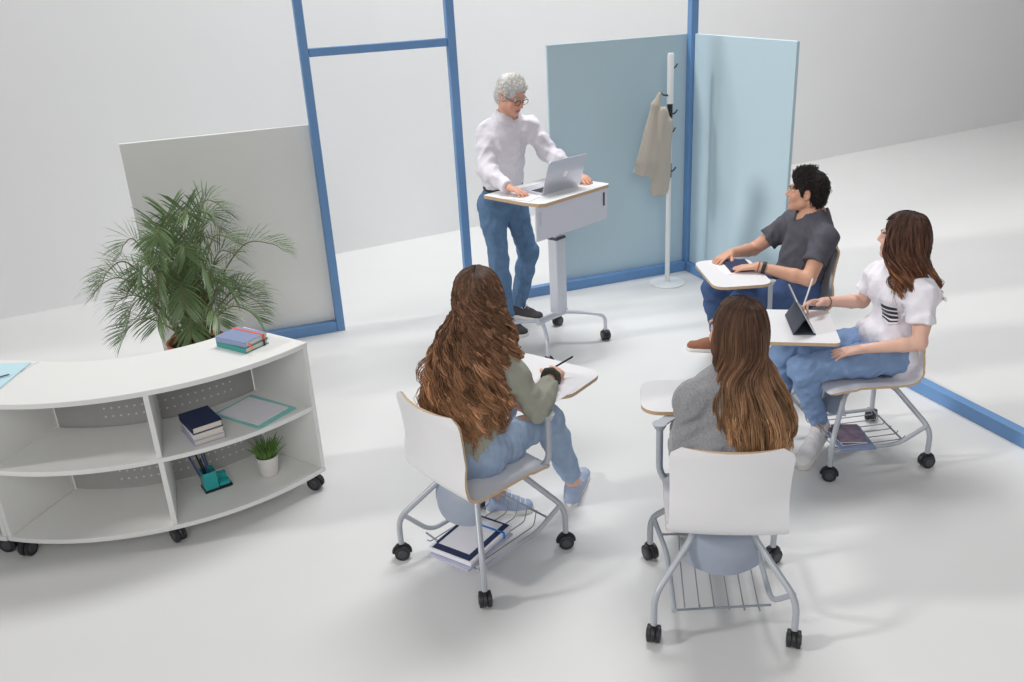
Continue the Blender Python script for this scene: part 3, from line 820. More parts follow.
# things on and under the chairs
bd = thing('binder', 'white binder with navy borders and bright blue elastic in the left chair basket', 'binder', (.812, 3.005, .118), math.radians(36))
MB().box((0, 0, .012), (.285, .205, .020)).build('page_block', M['paper'], bd, bevel=.002)
cb = MB(); cb.prism(rrect(.295, .215, .004), .0225, .0265); co_ = cb.build('cover', M['paper'], bd)
nb = MB()
nb.box((-.124, 0, .0272), (.034, .192, .0010)); nb.box((.020, -.083, .0272), (.252, .026, .0010)); nb.box((.020, .0965, .0272), (.252, .014, .0010)); nb.box((.141, .004, .0272), (.010, .148, .0010))
nb.build('navy_border', M['navy'], co_)
eb = MB(); eb.box((.085, 0, .0287), (.010, .219, .0014)); eb.box((.085, -.1094, .0145), (.010, .0014, .028)); eb.box((.085, .1094, .0145), (.010, .0014, .028)); eb.build('elastic_band', M['elasticblue'], bd)
o = MB().box((0, 0, .005), (.30, .21, .010)).build('folder', M['lilac'], None, bevel=.001); o.location = (.808, 2.995, .107); o.rotation_euler.z = math.radians(33)
tag(o, 'thin pale lilac folder under the white binder in the left chair basket', 'folder')
o = MB().box((0, 0, .006), (.23, .17, .012)).build('folder', M['bluegrey'], None, bevel=.002); o.location = (2.785, 3.055, .107); o.rotation_euler.z = math.radians(70)
tag(o, 'blue-grey folder at the bottom of the basket under the white-tee woman', 'folder')
for k, (dx, rz_) in enumerate(((0, 78), (.012, 66))):
    m_ = thing('magazine', ['mauve patterned magazine under the topmost one in the right chair basket', 'topmost mauve patterned magazine in the right chair basket'][k], 'magazine', (2.772 + dx, 3.065, .1205 + .0085 * k), math.radians(rz_), 'magazines in the basket')
    MB().box((0, 0, .0035), (.175, .125, .006)).build('page_block', M['paper'], m_, bevel=.001)
    MB().prism(rrect(.18, .13, .002), .0068, .0078).build('cover', M['mag'], m_)
# on the tablets
TZ = .6995
o = MB().prism(rrect(.21, .15, .002), 0, .0012).build('paper_sheet', M['paper'], None); o.location = (1.215, 3.10, TZ); o.rotation_euler.z = math.radians(-58)
tag(o, 'white note sheet on the left chair tablet under the writing hand', 'paper')
o = MB().prism(rrect(.26, .18, .002), 0, .0016).build('paper_sheet', M['paper'], None); o.location = (2.775, 4.11, TZ); o.rotation_euler.z = math.radians(80)
tag(o, 'white open paper on the tablet before the man in charcoal', 'paper')
nt_ = notebook('notebook', 'dark navy notebook under the hands of the man in charcoal', (2.80, 4.09, TZ + .002), 72, .20, .13, .012, M['navy'])
nt_['category'] = 'notebook'
# tablet computer standing on its folio
tp_ = thing('tablet_computer', 'slim tablet computer propped on a charcoal folio stand before the white-tee woman', 'tablet', (2.592, 3.186, TZ), math.radians(62))
ux, uz = V3(1, 0, 0), V3(0, .50, .866); un = np.cross(ux, uz)
def slab(mb, x0, x1, l0, l1, o0, o1, base, m=0):
    vs = [base + ux * x + uz * l + un * o_ for o_ in (o0, o1) for x, l in ((x0, l0), (x1, l0), (x1, l1), (x0, l1))]
    mb.add(vs, [(3, 2, 1, 0), (4, 5, 6, 7), (0, 1, 5, 4), (1, 2, 6, 5), (2, 3, 7, 6), (3, 0, 4, 7)], m)
sb_ = MB(); slab(sb_, -.125, .125, 0, .178, 0, .0065, V3(0, 0, .007)); sl_ = sb_.build('slate', M['alu'], tp_, bevel=.002)
sc2 = MB(); slab(sc2, -.117, .117, .008, .170, .0066, .0072, V3(0, 0, .007)); sc2.build('screen', M['screen'], sl_)
fo = MB(); slab(fo, -.125, .125, .08, .178, -.005, -.0008, V3(0, 0, .007))
def ribbon3(mb, prof, th):
    P_ = [np.array(p) for p in prof]
    for a, b in zip(P_[:-1], P_[1:]):
        d_ = b - a; nn_ = V3(-d_[1], d_[0]) / np.linalg.norm(d_) * th / 2
        q = [a + nn_, b + nn_, b - nn_, a - nn_]
        vs = [V3(x, p[0], p[1]) for x in (-.125, .125) for p in q]
        mb.add(vs, [(0, 1, 2, 3), (7, 6, 5, 4), (0, 4, 5, 1), (1, 5, 6, 2), (2, 6, 7, 3), (3, 7, 4, 0)])
ribbon3(fo, [(.047, .079), (.092, .003)], .005); ribbon3(fo, [(.092, .003), (-.008, .003)], .005)
fo.build('folio_stand', M['folio'], tp_)
# ================================================================== people
def nrm_(v): v = np.array(v, float); return v / (np.linalg.norm(v) + 1e-12)
UPV = V3(0, 0, 1)

def frame_from(F, roll=0.0):
    F = nrm_(F); R = nrm_(np.cross(F, UPV)); U = np.cross(R, F)
    c, s = math.cos(roll), math.sin(roll)
    return c * R + s * U, F, -s * R + c * U

def head_prims(S, c, fr, sc=1.0, female=False):
    R, F, U = fr; H = lambda x, y, z: np.array(c) + sc * (x * R + y * F + z * U)
    M3 = np.stack([R, F, U])
    e = lambda p, r, k=.012, sub=False: S.ell(H(*p), M3, np.array(r) * sc, k, sub=sub)
    cn = lambda a, b, ra, rb, k=.01, sub=False: S.cone(H(*a), H(*b), ra * sc, rb * sc, k, sub=sub)
    w = .94 if female else 1.0
    e((0, -.012, .035), (.074, .094, .084))
    e((0, .030, -.030), (.058 * w, .062, .080), .02)
    cn((-.045 * w, .012, -.062), (0, .066, -.092), .020, .021, .02); cn((.045 * w, .012, -.062), (0, .066, -.092), .020, .021, .02)
    e((0, .075, -.096), (.020 * w, .016, .015), .012)
    for s in (-1, 1):
        e((s * .038, .062, -.032), (.022, .018, .022), .015)
        e((s * .033, .091, .004), (.015, .012, .010), .008, sub=True)
        cn((s * .014, .092, .019), (s * .046, .078, .021), .0085, .007, .010)
        # ear
        e((s * .076, -.010, -.006), (.009, .019, .031), .006)
        e((s * .084, -.004, -.002), (.006, .010, .018), .004, sub=True)
    cn((0, .088, .012), (0, .1075, -.028), .0085, .0110, .008)
    cn((-.009, .096, -.033), (.009, .096, -.033), .0080, .0080, .006)
    cn((-.019, .086, -.060), (.019, .086, -.060), .0065, .0065, .005); cn((0, .090, -.0595), (0, .0905, -.060), .007, .007, .005)
    cn((-.015, .085, -.072), (.015, .085, -.072), .0072, .0072, .005)
    cn((-.020, .094, -.0658), (.020, .094, -.0658), .0022, .0022, .002, sub=True)
    return H

def hand_prims(S, wr, d, up, th, curl=.35, s=1.0, thumb=.9, fan=.10, curls=None):
    """wr wrist, d along the palm, up out of the back of the hand, th towards the thumb"""
    d = nrm_(d); th = np.array(th, float); th = nrm_(th - d * (th @ d)); b = np.cross(d, th); b *= np.sign(b @ np.array(up) + 1e-9)
    wr = np.array(wr, float); tips = []
    fx = (.029, .010, -.009, -.026); fy = (.086, .090, .086, .077)
    Ls = ((.043, .026, .020), (.047, .030, .021), (.043, .027, .020), (.034, .020, .018))
    for i in range(4):
        S.cone(wr + th * fx[i] * .55 * s + d * .008 * s, wr + d * fy[i] * s + th * fx[i] * s, .0145 * s, .0100 * s, .012, (b, .9))
    S.cone(wr + d * .02 * s, wr + d * .06 * s, .021 * s, .024 * s, .012, (b, .6))
    for i in range(4):
        c_ = curl if curls is None else curls[i]
        p = wr + d * fy[i] * s + th * fx[i] * s; a = c_ * .75
        dd0 = nrm_(d + th * fx[i] / .029 * fan); r = .0088 if i < 3 else .0078
        for j, l in enumerate(Ls[i]):
            dv = dd0 * math.cos(a) - b * math.sin(a)
            q = p + dv * l * s
            S.cone(p, q, r * s, (r - .0008) * s, .003); p = q; r -= .0008; a += c_ * (1.15, .8, 0)[j]
        tips.append(p)
    p = wr + d * .022 * s + th * .022 * s - b * .004 * s
    dv = nrm_(d * .62 + th * .70 * thumb - b * .30)
    for j, (l, r0, r1) in enumerate(((.040, .0135, .0112), (.033, .0112, .0100), (.026, .0100, .0082))):
        q = p + dv * l * s; S.cone(p, q, r0 * s, r1 * s, .006); p = q; dv = nrm_(dv + d * .42 - b * .14)
    tips.append(p)
    return tips

def limb(S, a, b, ra, rb, bulge=0.0, where=.35, k=.02, clip=(), off=None):
    a, b = np.array(a, float), np.array(b, float)
    if bulge:
        m = a + (b - a) * where
        if off is not None: m = m + np.array(off)
        rm = ra + (rb - ra) * where + bulge
        S.cone(a, m, ra, rm, k, clip=clip); S.cone(m, b, rm, rb, k, clip=clip)
    else: S.cone(a, b, ra, rb, k, clip=clip)

def tube_strands(P, r0, r1, sides=3):
    """P (N,M,3) -> verts, quads for N tapered tubes"""
    N, Mn, _ = P.shape
    T = np.gradient(P, axis=1); T /= np.linalg.norm(T, axis=2, keepdims=True) + 1e-9
    ref = np.broadcast_to(V3(.31, .94, .12), T.shape)
    n1 = np.cross(T, ref); n1 /= np.linalg.norm(n1, axis=2, keepdims=True) + 1e-9
    n2 = np.cross(T, n1)
    q = np.linspace(0, 1, Mn)[None, :, None]
    R = np.asarray(r0).reshape(-1, 1, 1) * (1 - q ** 2.2) + np.asarray(r1).reshape(-1, 1, 1) * q ** 2.2
    vs = np.stack([P + R * (math.cos(2 * PI * k / sides) * n1 + math.sin(2 * PI * k / sides) * n2) for k in range(sides)], 2)
    vid = np.arange(N * Mn * sides).reshape(N, Mn, sides)
    fs = []
    for k in range(sides):
        k2 = (k + 1) % sides
        fs.append(np.stack([vid[:, :-1, k], vid[:, :-1, k2], vid[:, 1:, k2], vid[:, 1:, k]], -1).reshape(-1, 4))
    return vs.reshape(-1, 3), np.concatenate(fs)

def cat_interp(C, n):
    """C (N,K,3) control points -> (N,n,3) Catmull-Rom"""
    N, K, _ = C.shape
    Cx = np.concatenate([2 * C[:, :1] - C[:, 1:2], C, 2 * C[:, -1:] - C[:, -2:-1]], 1)
    u = np.linspace(0, K - 1 - 1e-6, n); i = u.astype(int); t = (u - i)[None, :, None]
    a, b, c, d = (Cx[:, i + o] for o in range(4))
    return .5 * (2 * b + (c - a) * t + (2 * a - 5 * b + 4 * c - d) * t * t + (3 * b - a - 3 * c + d) * t ** 3)

def finish_hair(parent, origin, P, r0, r1, cols, base=None, name='hair'):
    """strands + inner volume in one mesh with colours along each strand"""
    vs, fs = tube_strands(P, r0, r1)
    N, Mn, _ = P.shape
    cc = np.repeat(cols.reshape(N * Mn, 3), 3, 0)
    if base is not None:
        bv, bf, bc = base
        fs = np.concatenate([fs, bf + len(vs)]); vs = np.concatenate([vs, bv]); cc = np.concatenate([cc, bc])
    return np_mesh(name, vs, fs, M['hair'], parent, origin, col=cc)

def long_hair(parent, origin, c, fr, sc, L, widths, backs, n, seed, root, mid, tip, curl=0.0, curlf=0.0, span=2.3, spread=.012, front_len=1.0, dirs=None, r=.0022, part=0.0, clump=0, lowR=None, shift=(0, 0, 0), perclump=12, inner=.5, spw=.8):
    """hair hanging from a parting; widths / backs: half width and back depth at the lower control levels"""
    rs = np.random.RandomState(seed); R, F, U = fr
    Rl, Fl = (R, F) if lowR is None else lowR
    dn = -UPV
    lo_, hi_ = span if hasattr(span, '__len__') else (-span, span)
    G = max(10, n // perclump) if clump else n
    gid = rs.randint(0, G, n) if clump else np.arange(n)
    phi = np.clip(rs.uniform(lo_, hi_, G)[gid] + (rs.normal(0, .03, n) if clump else 0), lo_, hi_); lay = np.clip(rs.uniform(0, 1, G)[gid] + (rs.normal(0, .05, n) if clump else 0), 0, 1.1); sgn = np.sign(phi + 1e-6)
    jit = rs.normal(0, 1, (G, 8, 3))[gid]; glen = rs.uniform(.84, 1.03, G)[gid]
    back = np.cos(phi); side = np.sin(phi)
    loc = lambda x, y, z: np.array(c) + sc * (x[:, None] * R + y[:, None] * F + z[:, None] * U)
    o = lambda v: np.full(n, v)
    yr = np.where(back > 0, -.03 - .05 * back, .075 * np.minimum(1, -back * 1.7)) + rs.normal(0, .022, n)
    lf = 1 + .05 * (lay - .5)
    yr = np.clip(yr, -.085, .082)
    C = [loc(part + sgn * rs.uniform(.001, .012, n), yr, .036 + .0925 * np.sqrt(np.maximum(.05, 1 - ((yr + .016) / .106) ** 2)) + .002 * lay),
         loc(side * .064 * lf, -back * .078 - .016, o(.1015) + .003 * lay),
         loc(side * .089 * lf, -back * .105 * lf - .014, o(.035)),
         loc(side * .090 * lf, -back * .108 * lf - .012 + .0 * lay, o(-.055))]
    z0 = -.055
    nl = len(widths)
    Lk = L * np.where(back < -.2, front_len, 1.0) * glen * rs.uniform(.96, 1.02, n)
    for i in range(nl):
        q = (i + 1) / nl
        w, b = widths[i], backs[i]
        p = np.array(c) + sc * (z0 * U)
        pos = p[None, :] + dn[None, :] * (Lk * q)[:, None] + (side * w * (1 + .25 * (lay - .5)))[:, None] * Rl - ((np.maximum(back, -.35) * b[1] + b[0]) * (1 + .0 * lay))[:, None] * Fl
        pos += (jit[:, i] * spread * q + rs.normal(0, spread * q * (.3 if clump else 0), (n, 3))) * V3(1, 1, .3) + np.array(shift) * q ** spw
        C.append(pos)
    C = np.stack(C, 1)
    Mn = 44 if curl else 30
    P = cat_interp(C, Mn)
    t = np.linspace(0, 1, Mn)
    if curl:
        phs = rs.uniform(0, 6.28, G)[gid]; fq = (curlf * rs.uniform(.75, 1.3, G))[gid]; am = (curl * rs.uniform(.6, 1.3, G))[gid] * rs.uniform(.85, 1.15, n)
        env = np.clip((t - .12) / .35, 0, 1) ** 1.2
        ang = phs[:, None] + rs.normal(0, .35, n)[:, None] + fq[:, None] * t[None, :] * 2 * PI
        P += (am[:, None] * env)[:, :, None] * (np.cos(ang)[:, :, None] * R + np.sin(ang)[:, :, None] * F)
    # colours
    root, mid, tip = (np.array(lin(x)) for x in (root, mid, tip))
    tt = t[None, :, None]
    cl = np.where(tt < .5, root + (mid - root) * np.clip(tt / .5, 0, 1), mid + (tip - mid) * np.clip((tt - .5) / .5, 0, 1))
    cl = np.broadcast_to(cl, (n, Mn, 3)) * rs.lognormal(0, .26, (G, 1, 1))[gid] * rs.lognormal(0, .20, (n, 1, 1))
    # inner volume
    S = SDF(); M3 = np.stack([R, F, U])
    S.ell(np.array(c) + sc * (-.016 * F + .032 * U), M3, np.array((.081, .101, .0885)) * sc, .02)
    S.cone(np.array(c) + sc * (.02 * U - .02 * F), np.array(c) + sc * (-.06 * U - .035 * F), .080 * sc, .075 * sc, .02)
    prev = np.array(c) + sc * (z0 * U - .035 * F)
    for i in range(nl):
        q = (i + 1) / nl * (.93 if i == nl - 1 else 1)
        w, b = widths[i], backs[i]
        p = np.array(c) + sc * (z0 * U) + dn * L * q - Fl * (b[0] + b[1] * .45) + np.array(shift) * q ** spw
        rr = w * .80; fl = (Fl, max(.25, min(1.0, b[1] * .5 / rr)))
        S.cone(prev, p, (.075 if i == 0 else widths[i - 1] * .80), rr, .02, fl)
        prev = p
    # keep the face free
    S.ell(np.array(c) + sc * (.088 * F - .045 * U), M3, np.array((.062, .062, .10)) * sc, .012, sub=True)
    zt = np.array(c)[2]
    bv, bf = S.mesh(.010)
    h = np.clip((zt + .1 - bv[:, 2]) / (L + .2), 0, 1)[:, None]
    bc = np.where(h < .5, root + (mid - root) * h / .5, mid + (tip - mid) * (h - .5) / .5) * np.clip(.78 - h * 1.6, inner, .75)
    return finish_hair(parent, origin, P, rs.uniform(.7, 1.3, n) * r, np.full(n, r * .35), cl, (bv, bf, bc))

def short_hair(parent, origin, c, fr, sc, col, seed, hairline, vol, n=1500, ln=.035, sweep=(0, 1, .3), grey=False, puff=.25):
    """cropped hair: shell on the skull plus many short locks"""
    rs = np.random.RandomState(seed); R, F, U = fr; M3 = np.stack([R, F, U])
    H = lambda x, y, z: np.array(c) + sc * (x * R + y * F + z * U)
    S = SDF()
    S.ell(H(0, -.014, .038), M3, np.array((.078, .099, .088)) * sc, .01)
    S.ell(H(0, .015, .080), M3, np.array((.062 + vol, .078, .038 + vol)) * sc, .02)
    S.ell(H(0, -.055, -.02), M3, np.array((.066, .050, .065)) * sc, .02)
    for s in (-1, 1):
        S.cone(H(s * .071, .012, .03), H(s * .073, .016, -.015), .010 * sc, .006 * sc, .012)
        S.ell(H(s * .084, -.008, -.010), M3, np.array((.022, .022, .032)) * sc, .006, sub=True)
    S.ell(H(0, .104, -.025), M3, np.array((.066, .066, hairline)) * sc, .008, sub=True)
    S.ell(H(0, .03, -.115), M3, np.array((.10, .088, .088)) * sc, .01, sub=True)
    bv, bf = S.mesh(.005, folds(.0025, .022, seed))
    cb = np.array(lin(col))
    bc = np.broadcast_to(cb * .8, bv.shape)
    # locks rooted on the shell
    i = rs.choice(len(bv), n, replace=len(bv) < n)
    p0 = bv[i]; ctr = H(0, -.01, .02); nv = p0 - ctr; nv /= np.linalg.norm(nv, axis=1)[:, None]
    sw = sweep[0] * R + sweep[1] * F + sweep[2] * U
    yl = (p0 - ctr) @ F
    dv = nv * puff + np.where((yl > -.02)[:, None], sw[None, :], -U[None, :] * .9) * .8 + rs.normal(0, .22, (n, 3))
    dv /= np.linalg.norm(dv, axis=1)[:, None]
    L = ln * rs.uniform(.5, 1.1, n)[:, None]
    C = np.stack([p0 - nv * .004, p0 + (dv * .5 + nv * .08) * L, p0 + dv * L * .95 - nv * L * .12], 1)
    P = cat_interp(C, 7)
    cl = np.broadcast_to(cb, (n, 7, 3)) * rs.lognormal(.05, .28 if not grey else .16, (n, 1, 1))
    return finish_hair(parent, origin, P, rs.uniform(.0014, .0026, n), np.full(n, .0007), cl, (bv, bf, bc))

def shoe(parent, origin, ankle, toe, mat_, sole_mat, wide=.040, lace=True, heel=.055, high=.035, up=None, name='shoe', toecap=None):
    """ankle joint, toe tip at sole level; sole plane follows heel->toe"""
    a, t = np.array(ankle, float), np.array(toe, float)
    up = UPV if up is None else nrm_(up)
    hd = t - a; hd = nrm_(hd - up * (hd @ up)); sd = np.cross(hd, up)
    base = t + up * ((a - t) @ up - .085) * 0  # sole passes through the toe tip
    hl = (a - hd * heel); hl = hl + up * ((t - hl) @ up)
    Ln = float((t - hl) @ hd)
    pt = lambda x, y, z: hl + hd * x + sd * y + up * z
    S = SDF(); cp = [(pt(0, 0, .016), -up)]
    S.cone(pt(.036, 0, .034), pt(.075, 0, .050), .036, .038, .02, clip=cp)
    S.cone(pt(.036, 0, .040), pt(.045, 0, .085), .035, .036, .02, clip=[(pt(0, 0, .085 + high - .01), up)])
    S.cone(pt(.070, 0, .065), pt(Ln * .62, 0, .040), .037, .036, .025, (sd, 1.0), clip=cp)
    S.cone(pt(Ln * .45, 0, .034), pt(Ln - wide * 1.08, 0, .028), wide * .98, wide, .02, (up, .72), clip=cp)
    S.cone(pt(.042, 0, .095), pt(.042, 0, .16), .024, .030, .006, sub=True)
    vv, ff = S.mesh(.0045, folds(.0012, .03, 3))
    o = np_mesh(name, vv, ff, mat_, parent, origin)
    # sole slab
    n = 22; ol = []
    for k in range(n + 1):
        x = k / n; w = wide * (.86 + .20 * math.sin(min(1, max(0, (x - .30) / .7)) * PI * .72)) if 0 < x < 1 else 0
        endr = min(1, math.sqrt(max(0, 1 - (1 - x / .12) ** 2)) if x < .12 else 1, math.sqrt(max(0, 1 - (1 - (1 - x) / .16) ** 2)) if x > .84 else 1)
        ol.append((x * (Ln + .004) - .002, w * endr))
    pts = [(x, w) for x, w in ol] + [(x, -w) for x, w in ol[-2:0:-1]]
    mb = MB(); N = len(pts)
    lv = [pt(x, y, 0) - origin for x, y in pts], [pt(x, y * 1.02, .022) - origin for x, y in pts]
    mb.add(lv[0] + lv[1], [tuple(range(N)), tuple(range(2 * N - 1, N - 1, -1))] + [(i, N + i, N + (i + 1) % N, (i + 1) % N) for i in range(N)])
    mb.build('sole', sole_mat, o, bevel=.003)
    if toecap is not None:
        C = SDF(); C.cone(pt(Ln - wide * 1.3, 0, .028), pt(Ln - wide * 1.06, 0, .028), wide * 1.02, wide * 1.03, .01, (up, .74), clip=[(pt(0, 0, .018), -up), (pt(Ln - wide * 1.35, 0, 0), -hd)])
        cv_, cf_ = C.mesh(.005); np_mesh('toe_cap', cv_, cf_, toecap, o, origin)
    if lace:
        lb = MB()
        for k in range(5):
            x = .098 + k * .021; z = .103 - k * .0115
            lb.tube([pt(x - .003, -.024, z - .010) - origin, pt(x, -.010, z - .001) - origin, pt(x + .002, .010, z - .001) - origin, pt(x - .001, .024, z - .010) - origin], .0028, 6)
        for s in (-1, 1):
            lb.tube(catmull([pt(.088, .004 * s, .102) - origin, pt(.084, .026 * s, .112) - origin, pt(.10, .034 * s, .092) - origin, pt(.115, .040 * s, .082) - origin], 4), .0022, 6)
        lb.build('laces', M['lace'], o)
    return o

def skin_colours(Vv, H, fr, c, sc, base, lip, brow, cheek=(1.05, .86, .82)):
    R, F, U = fr; b = np.array(lin(base)); col = np.tile(b, (len(Vv), 1))
    q = (Vv - np.array(c)) / sc; x, y, z = q @ R, q @ F, q @ U
    inh = (np.abs(x) < .1) & (y > .03) & (np.abs(z) < .13)
    g = np.exp(-(((np.abs(x) - .042) / .022) ** 2 + ((z + .032) / .024) ** 2)) * inh
    col = col * (1 + g[:, None] * (np.array(cheek) - 1) * .8)
    gn = np.exp(-((x / .014) ** 2 + ((z + .03) / .014) ** 2)) * (inh & (y > .09)); col = col * (1 + gn[:, None] * (np.array(cheek) - 1) * .7)
    l = np.exp(-((x / .021) ** 4 + ((z + .066) / .0105) ** 4)) * (inh & (y > .07))
    col = col * (1 - l[:, None]) + np.array(lin(lip)) * l[:, None]
    bz = .0235 - .9 * np.maximum(0, np.abs(x) - .036) ** 1.0 * .35
    br = np.exp(-(((np.abs(x) - .031) / .020) ** 6 + ((z - bz) / .0052) ** 4)) * (inh & (y > .05))
    col = col * (1 - br[:, None]) + np.array(lin(brow)) * br[:, None]
    ey = np.exp(-(((np.abs(x) - .033) / .017) ** 4 + ((z - .004) / .009) ** 4)) * (inh & (y > .05))
    col = col * (1 - .35 * ey[:, None])
    return col

def add_eyes(parent, origin, H, fr, gaze=(0, 1, 0), lid=None):
    R, F, U = fr
    for s in (-1, 1):
        c = H(s * .033, .0715, .003); g = nrm_(gaze[0] * R + gaze[1] * F + gaze[2] * U)
        mb = MB(); mb.sphere(c - origin, .0118, 10)
        mb2 = MB(); mb2.sphere(c + g * .0066 - origin, .0064, 8)
        e = mb.build('eye', M['eye'], parent, angle=180); mb2.build('iris', M['iris'], e, angle=180)

def band(parent, origin, name, m, c, axis, r, w, th=.004, n=28, flat=None):
    ax = nrm_(axis); ref = UPV if abs(ax[2]) < .9 else V3(1, 0, 0)
    a = nrm_(np.cross(ax, ref)); b = np.cross(ax, a)
    vs = []; fs = []
    prof = [(r, -w / 2), (r + th, -w / 2 + .001), (r + th, w / 2 - .001), (r, w / 2)]
    for k in range(n):
        t = 2 * PI * k / n
        for (rr, h) in prof: vs.append(np.array(c) - origin + (a * math.cos(t) + b * math.sin(t)) * rr + ax * h)
    for k in range(n):
        k2 = (k + 1) % n
        for j in range(4): fs.append((k * 4 + j, k * 4 + (j + 1) % 4, k2 * 4 + (j + 1) % 4, k2 * 4 + j))
    mb = MB(); mb.add(vs, fs); return mb.build(name, m, parent)

def person(label, J, Ft, headF, sc=1.0, female=False, skin=(222, 178, 152), lip=(186, 112, 104), brow=(70, 50, 40), hsc=1.0, roll=0.0,
           shirt=None, sleeve='short', vneck=0.0, scoop=.0, hem=.05, loose=.012, pants=None, cuff=.02, fold=.0065, hands=None, build=1.0, collar=False, gaze=(0, 1, 0), apron=False,
           thigh=.080, shin=.055, neck_r=.052, hem_drop=None, sleeve_end=.62, arm=1.0, seed=0, baseloc=None, belly=0.0, hipw=1.0):
    """one continuous body; clothes are children a little larger than it"""
    J = {k: np.array(v, float) for k, v in J.items()}
    Ft = nrm_(np.array(Ft, float)); c = J['head']; fr = frame_from(headF, roll)
    pel, nb = J['pel'], J['nb']; sp = nrm_(nb - pel)
    for s in 'LR': J['sh' + s] = J['sh' + s] - sp * .022 + (nb - J['sh' + s]) * .05
    waist = pel + (nb - pel) * .42 + J.get('waist_off', V3(0, 0, 0)); chest = pel + (nb - pel) * .74
    origin = np.array(baseloc if baseloc is not None else (pel[0], pel[1], 0.0), float)
    Rt = nrm_(np.cross(Ft, sp)); Fl = np.cross(sp, Rt)
    bw = build * (.90 if female else 1.0)
    def torso(S, g, k=.05):
        S.cone(pel, waist, (.135 * hipw if female else .130) * sc + g, (.112 if female else .125) * bw * sc + belly * .5 + g, k, (Fl, .74))
        S.cone(waist, chest, (.112 if female else .125) * bw * sc + belly * .5 + g, .142 * bw * sc + g, k, (Fl, .70))
        S.cone(chest, nb - sp * .045, .142 * bw * sc + g, .085 * bw * sc + g, k, (Fl, .72))
        if belly: S.ell(waist + Fl * .05 - sp * .02, np.stack([Rt, Fl, sp]), np.array((.11, .07 + belly, .13)) * sc + g, .05)
        if female:
            for s in (-1, 1): S.ell(chest + Fl * .075 * sc + Rt * s * .062 * sc - sp * .02, np.stack([Rt, Fl, sp]), np.array((.055, .046, .058)) * sc + g * .95, .03)
        for s, nm in ((-1, 'shL'), (1, 'shR')):
            S.cone(nb - sp * .032, J[nm], .045 * sc + g, .048 * arm * sc + g, .06)
    S = SDF()
    torso(S, 0)
    for s in 'LR':
        sh, el, wr = J['sh' + s], J['el' + s], J['wr' + s]
        limb(S, sh, el, .046 * arm * sc, .037 * arm * sc, .001, .4)
        limb(S, el, wr, .037 * arm * sc, .024 * arm * sc, .003, .28, k=.012)
        hi, kn, an = J['hi' + s], J['kn' + s], J['an' + s]
        S.cone(pel, hi, .10 * sc, thigh * .95, .04)
        limb(S, hi, kn, thigh * .93, .052 * sc, .004, .3, k=.04)
        limb(S, kn, an, .050 * sc, .033 * sc, .008, .3)
        toe = J['to' + s]; hd = nrm_((toe - an) * V3(1, 1, 0))
        S.cone(an - UPV * .02, an - UPV * .045 - hd * .02, .034, .026, .02); S.cone(an - UPV * .03, toe - hd * .055 + UPV * .03, .030, .022, .02)
    # neck
    R, F, U = fr
    S.cone(nb - sp * .03, c - U * .055 * hsc - F * .022 * hsc, neck_r * 1.06, neck_r, .03)
    H = head_prims(S, c, fr, hsc, female)
    tips = {}
    for s in 'LR':
        hd_ = hands[s]
        tips[s] = hand_prims(S, J['wr' + s], hd_['d'], hd_['up'], hd_['th'], hd_.get('curl', .35), hd_.get('s', 1.0), curls=hd_.get('curls'), fan=hd_.get('fan', .1))
    vv, ff = S.mesh(.0046)
    body = np_mesh('person', vv, ff, M['skin'], None, origin, col=skin_colours(vv, H, fr, c, hsc, skin, lip, brow))
    body.location = origin; tag(body, label, 'person')
    add_eyes(body, origin, H, fr, gaze)
    # ---- trousers
    g = .009
    S = SDF()
    top = J.get('waist_top', pel + sp * .10)
    S.cone(pel - sp * .0, pel + sp * .16, (.137 * hipw if female else .132) * sc + g, (.128 if female else .132) * sc + g, .04, (Fl, .76), clip=[(top, sp)])
    for s in 'LR':
        hi, kn, an = J['hi' + s], J['kn' + s], J['an' + s]
        S.cone(pel, hi, .105 * sc + g, thigh + g, .05, clip=[(top, sp)])
        limb(S, hi, kn, thigh + g, .058 * sc + g, .003, .3, k=.04, clip=[(top, sp)])
        d_ = nrm_(an - kn); e = an - d_ * cuff
        limb(S, kn, an + d_ * .03, .058 * sc * min(1, thigh / .081) + g * .8, shin * .84 + g * .6, .006, .3, k=.03, clip=[(e, d_)])
        S.ell(kn, np.eye(3), V3(.060, .060, .060) * sc * thigh / .08 + g * .4, .03)
    vv, ff = S.mesh(.006, folds(.0052, .11, seed + 5, .8))
    np_mesh('trousers', vv, ff, pants, body, origin)
    # ---- shirt
    S = SDF(); hemp = pel + sp * hem; g = loose
    if hem_drop is not None: S.ell(pel - Fl * .035 - sp * .03, np.stack([Rt, Fl, sp]), V3(.168, .125, .13), .04)
    clip = [(hemp, nrm_(-sp + (hem_drop or 0) * Fl)), (nb + sp * .026, nrm_(sp + .35 * nrm_((c - nb) * V3(1, 1, 0)) * 1))]
    S.cone(pel - sp * .02, waist, (.142 * hipw if female else .136) * sc + g, (.118 if female else .130) * bw * sc + belly * .5 + g, .05, (Fl, .78), clip=clip)
    torso(S, g)
    if apron: S.ell(pel + Fl * .035 + sp * .035, np.stack([Rt, Fl, sp]), V3(*apron), .03)
    S.p = [q if q[0] != 'c' else (*q[:7], tuple(q[7]) + tuple(clip), q[8]) for q in S.p]
    S.p = [q if q[0] != 'e' else (*q[:7], tuple(q[7]) + tuple(clip), q[8]) for q in S.p]
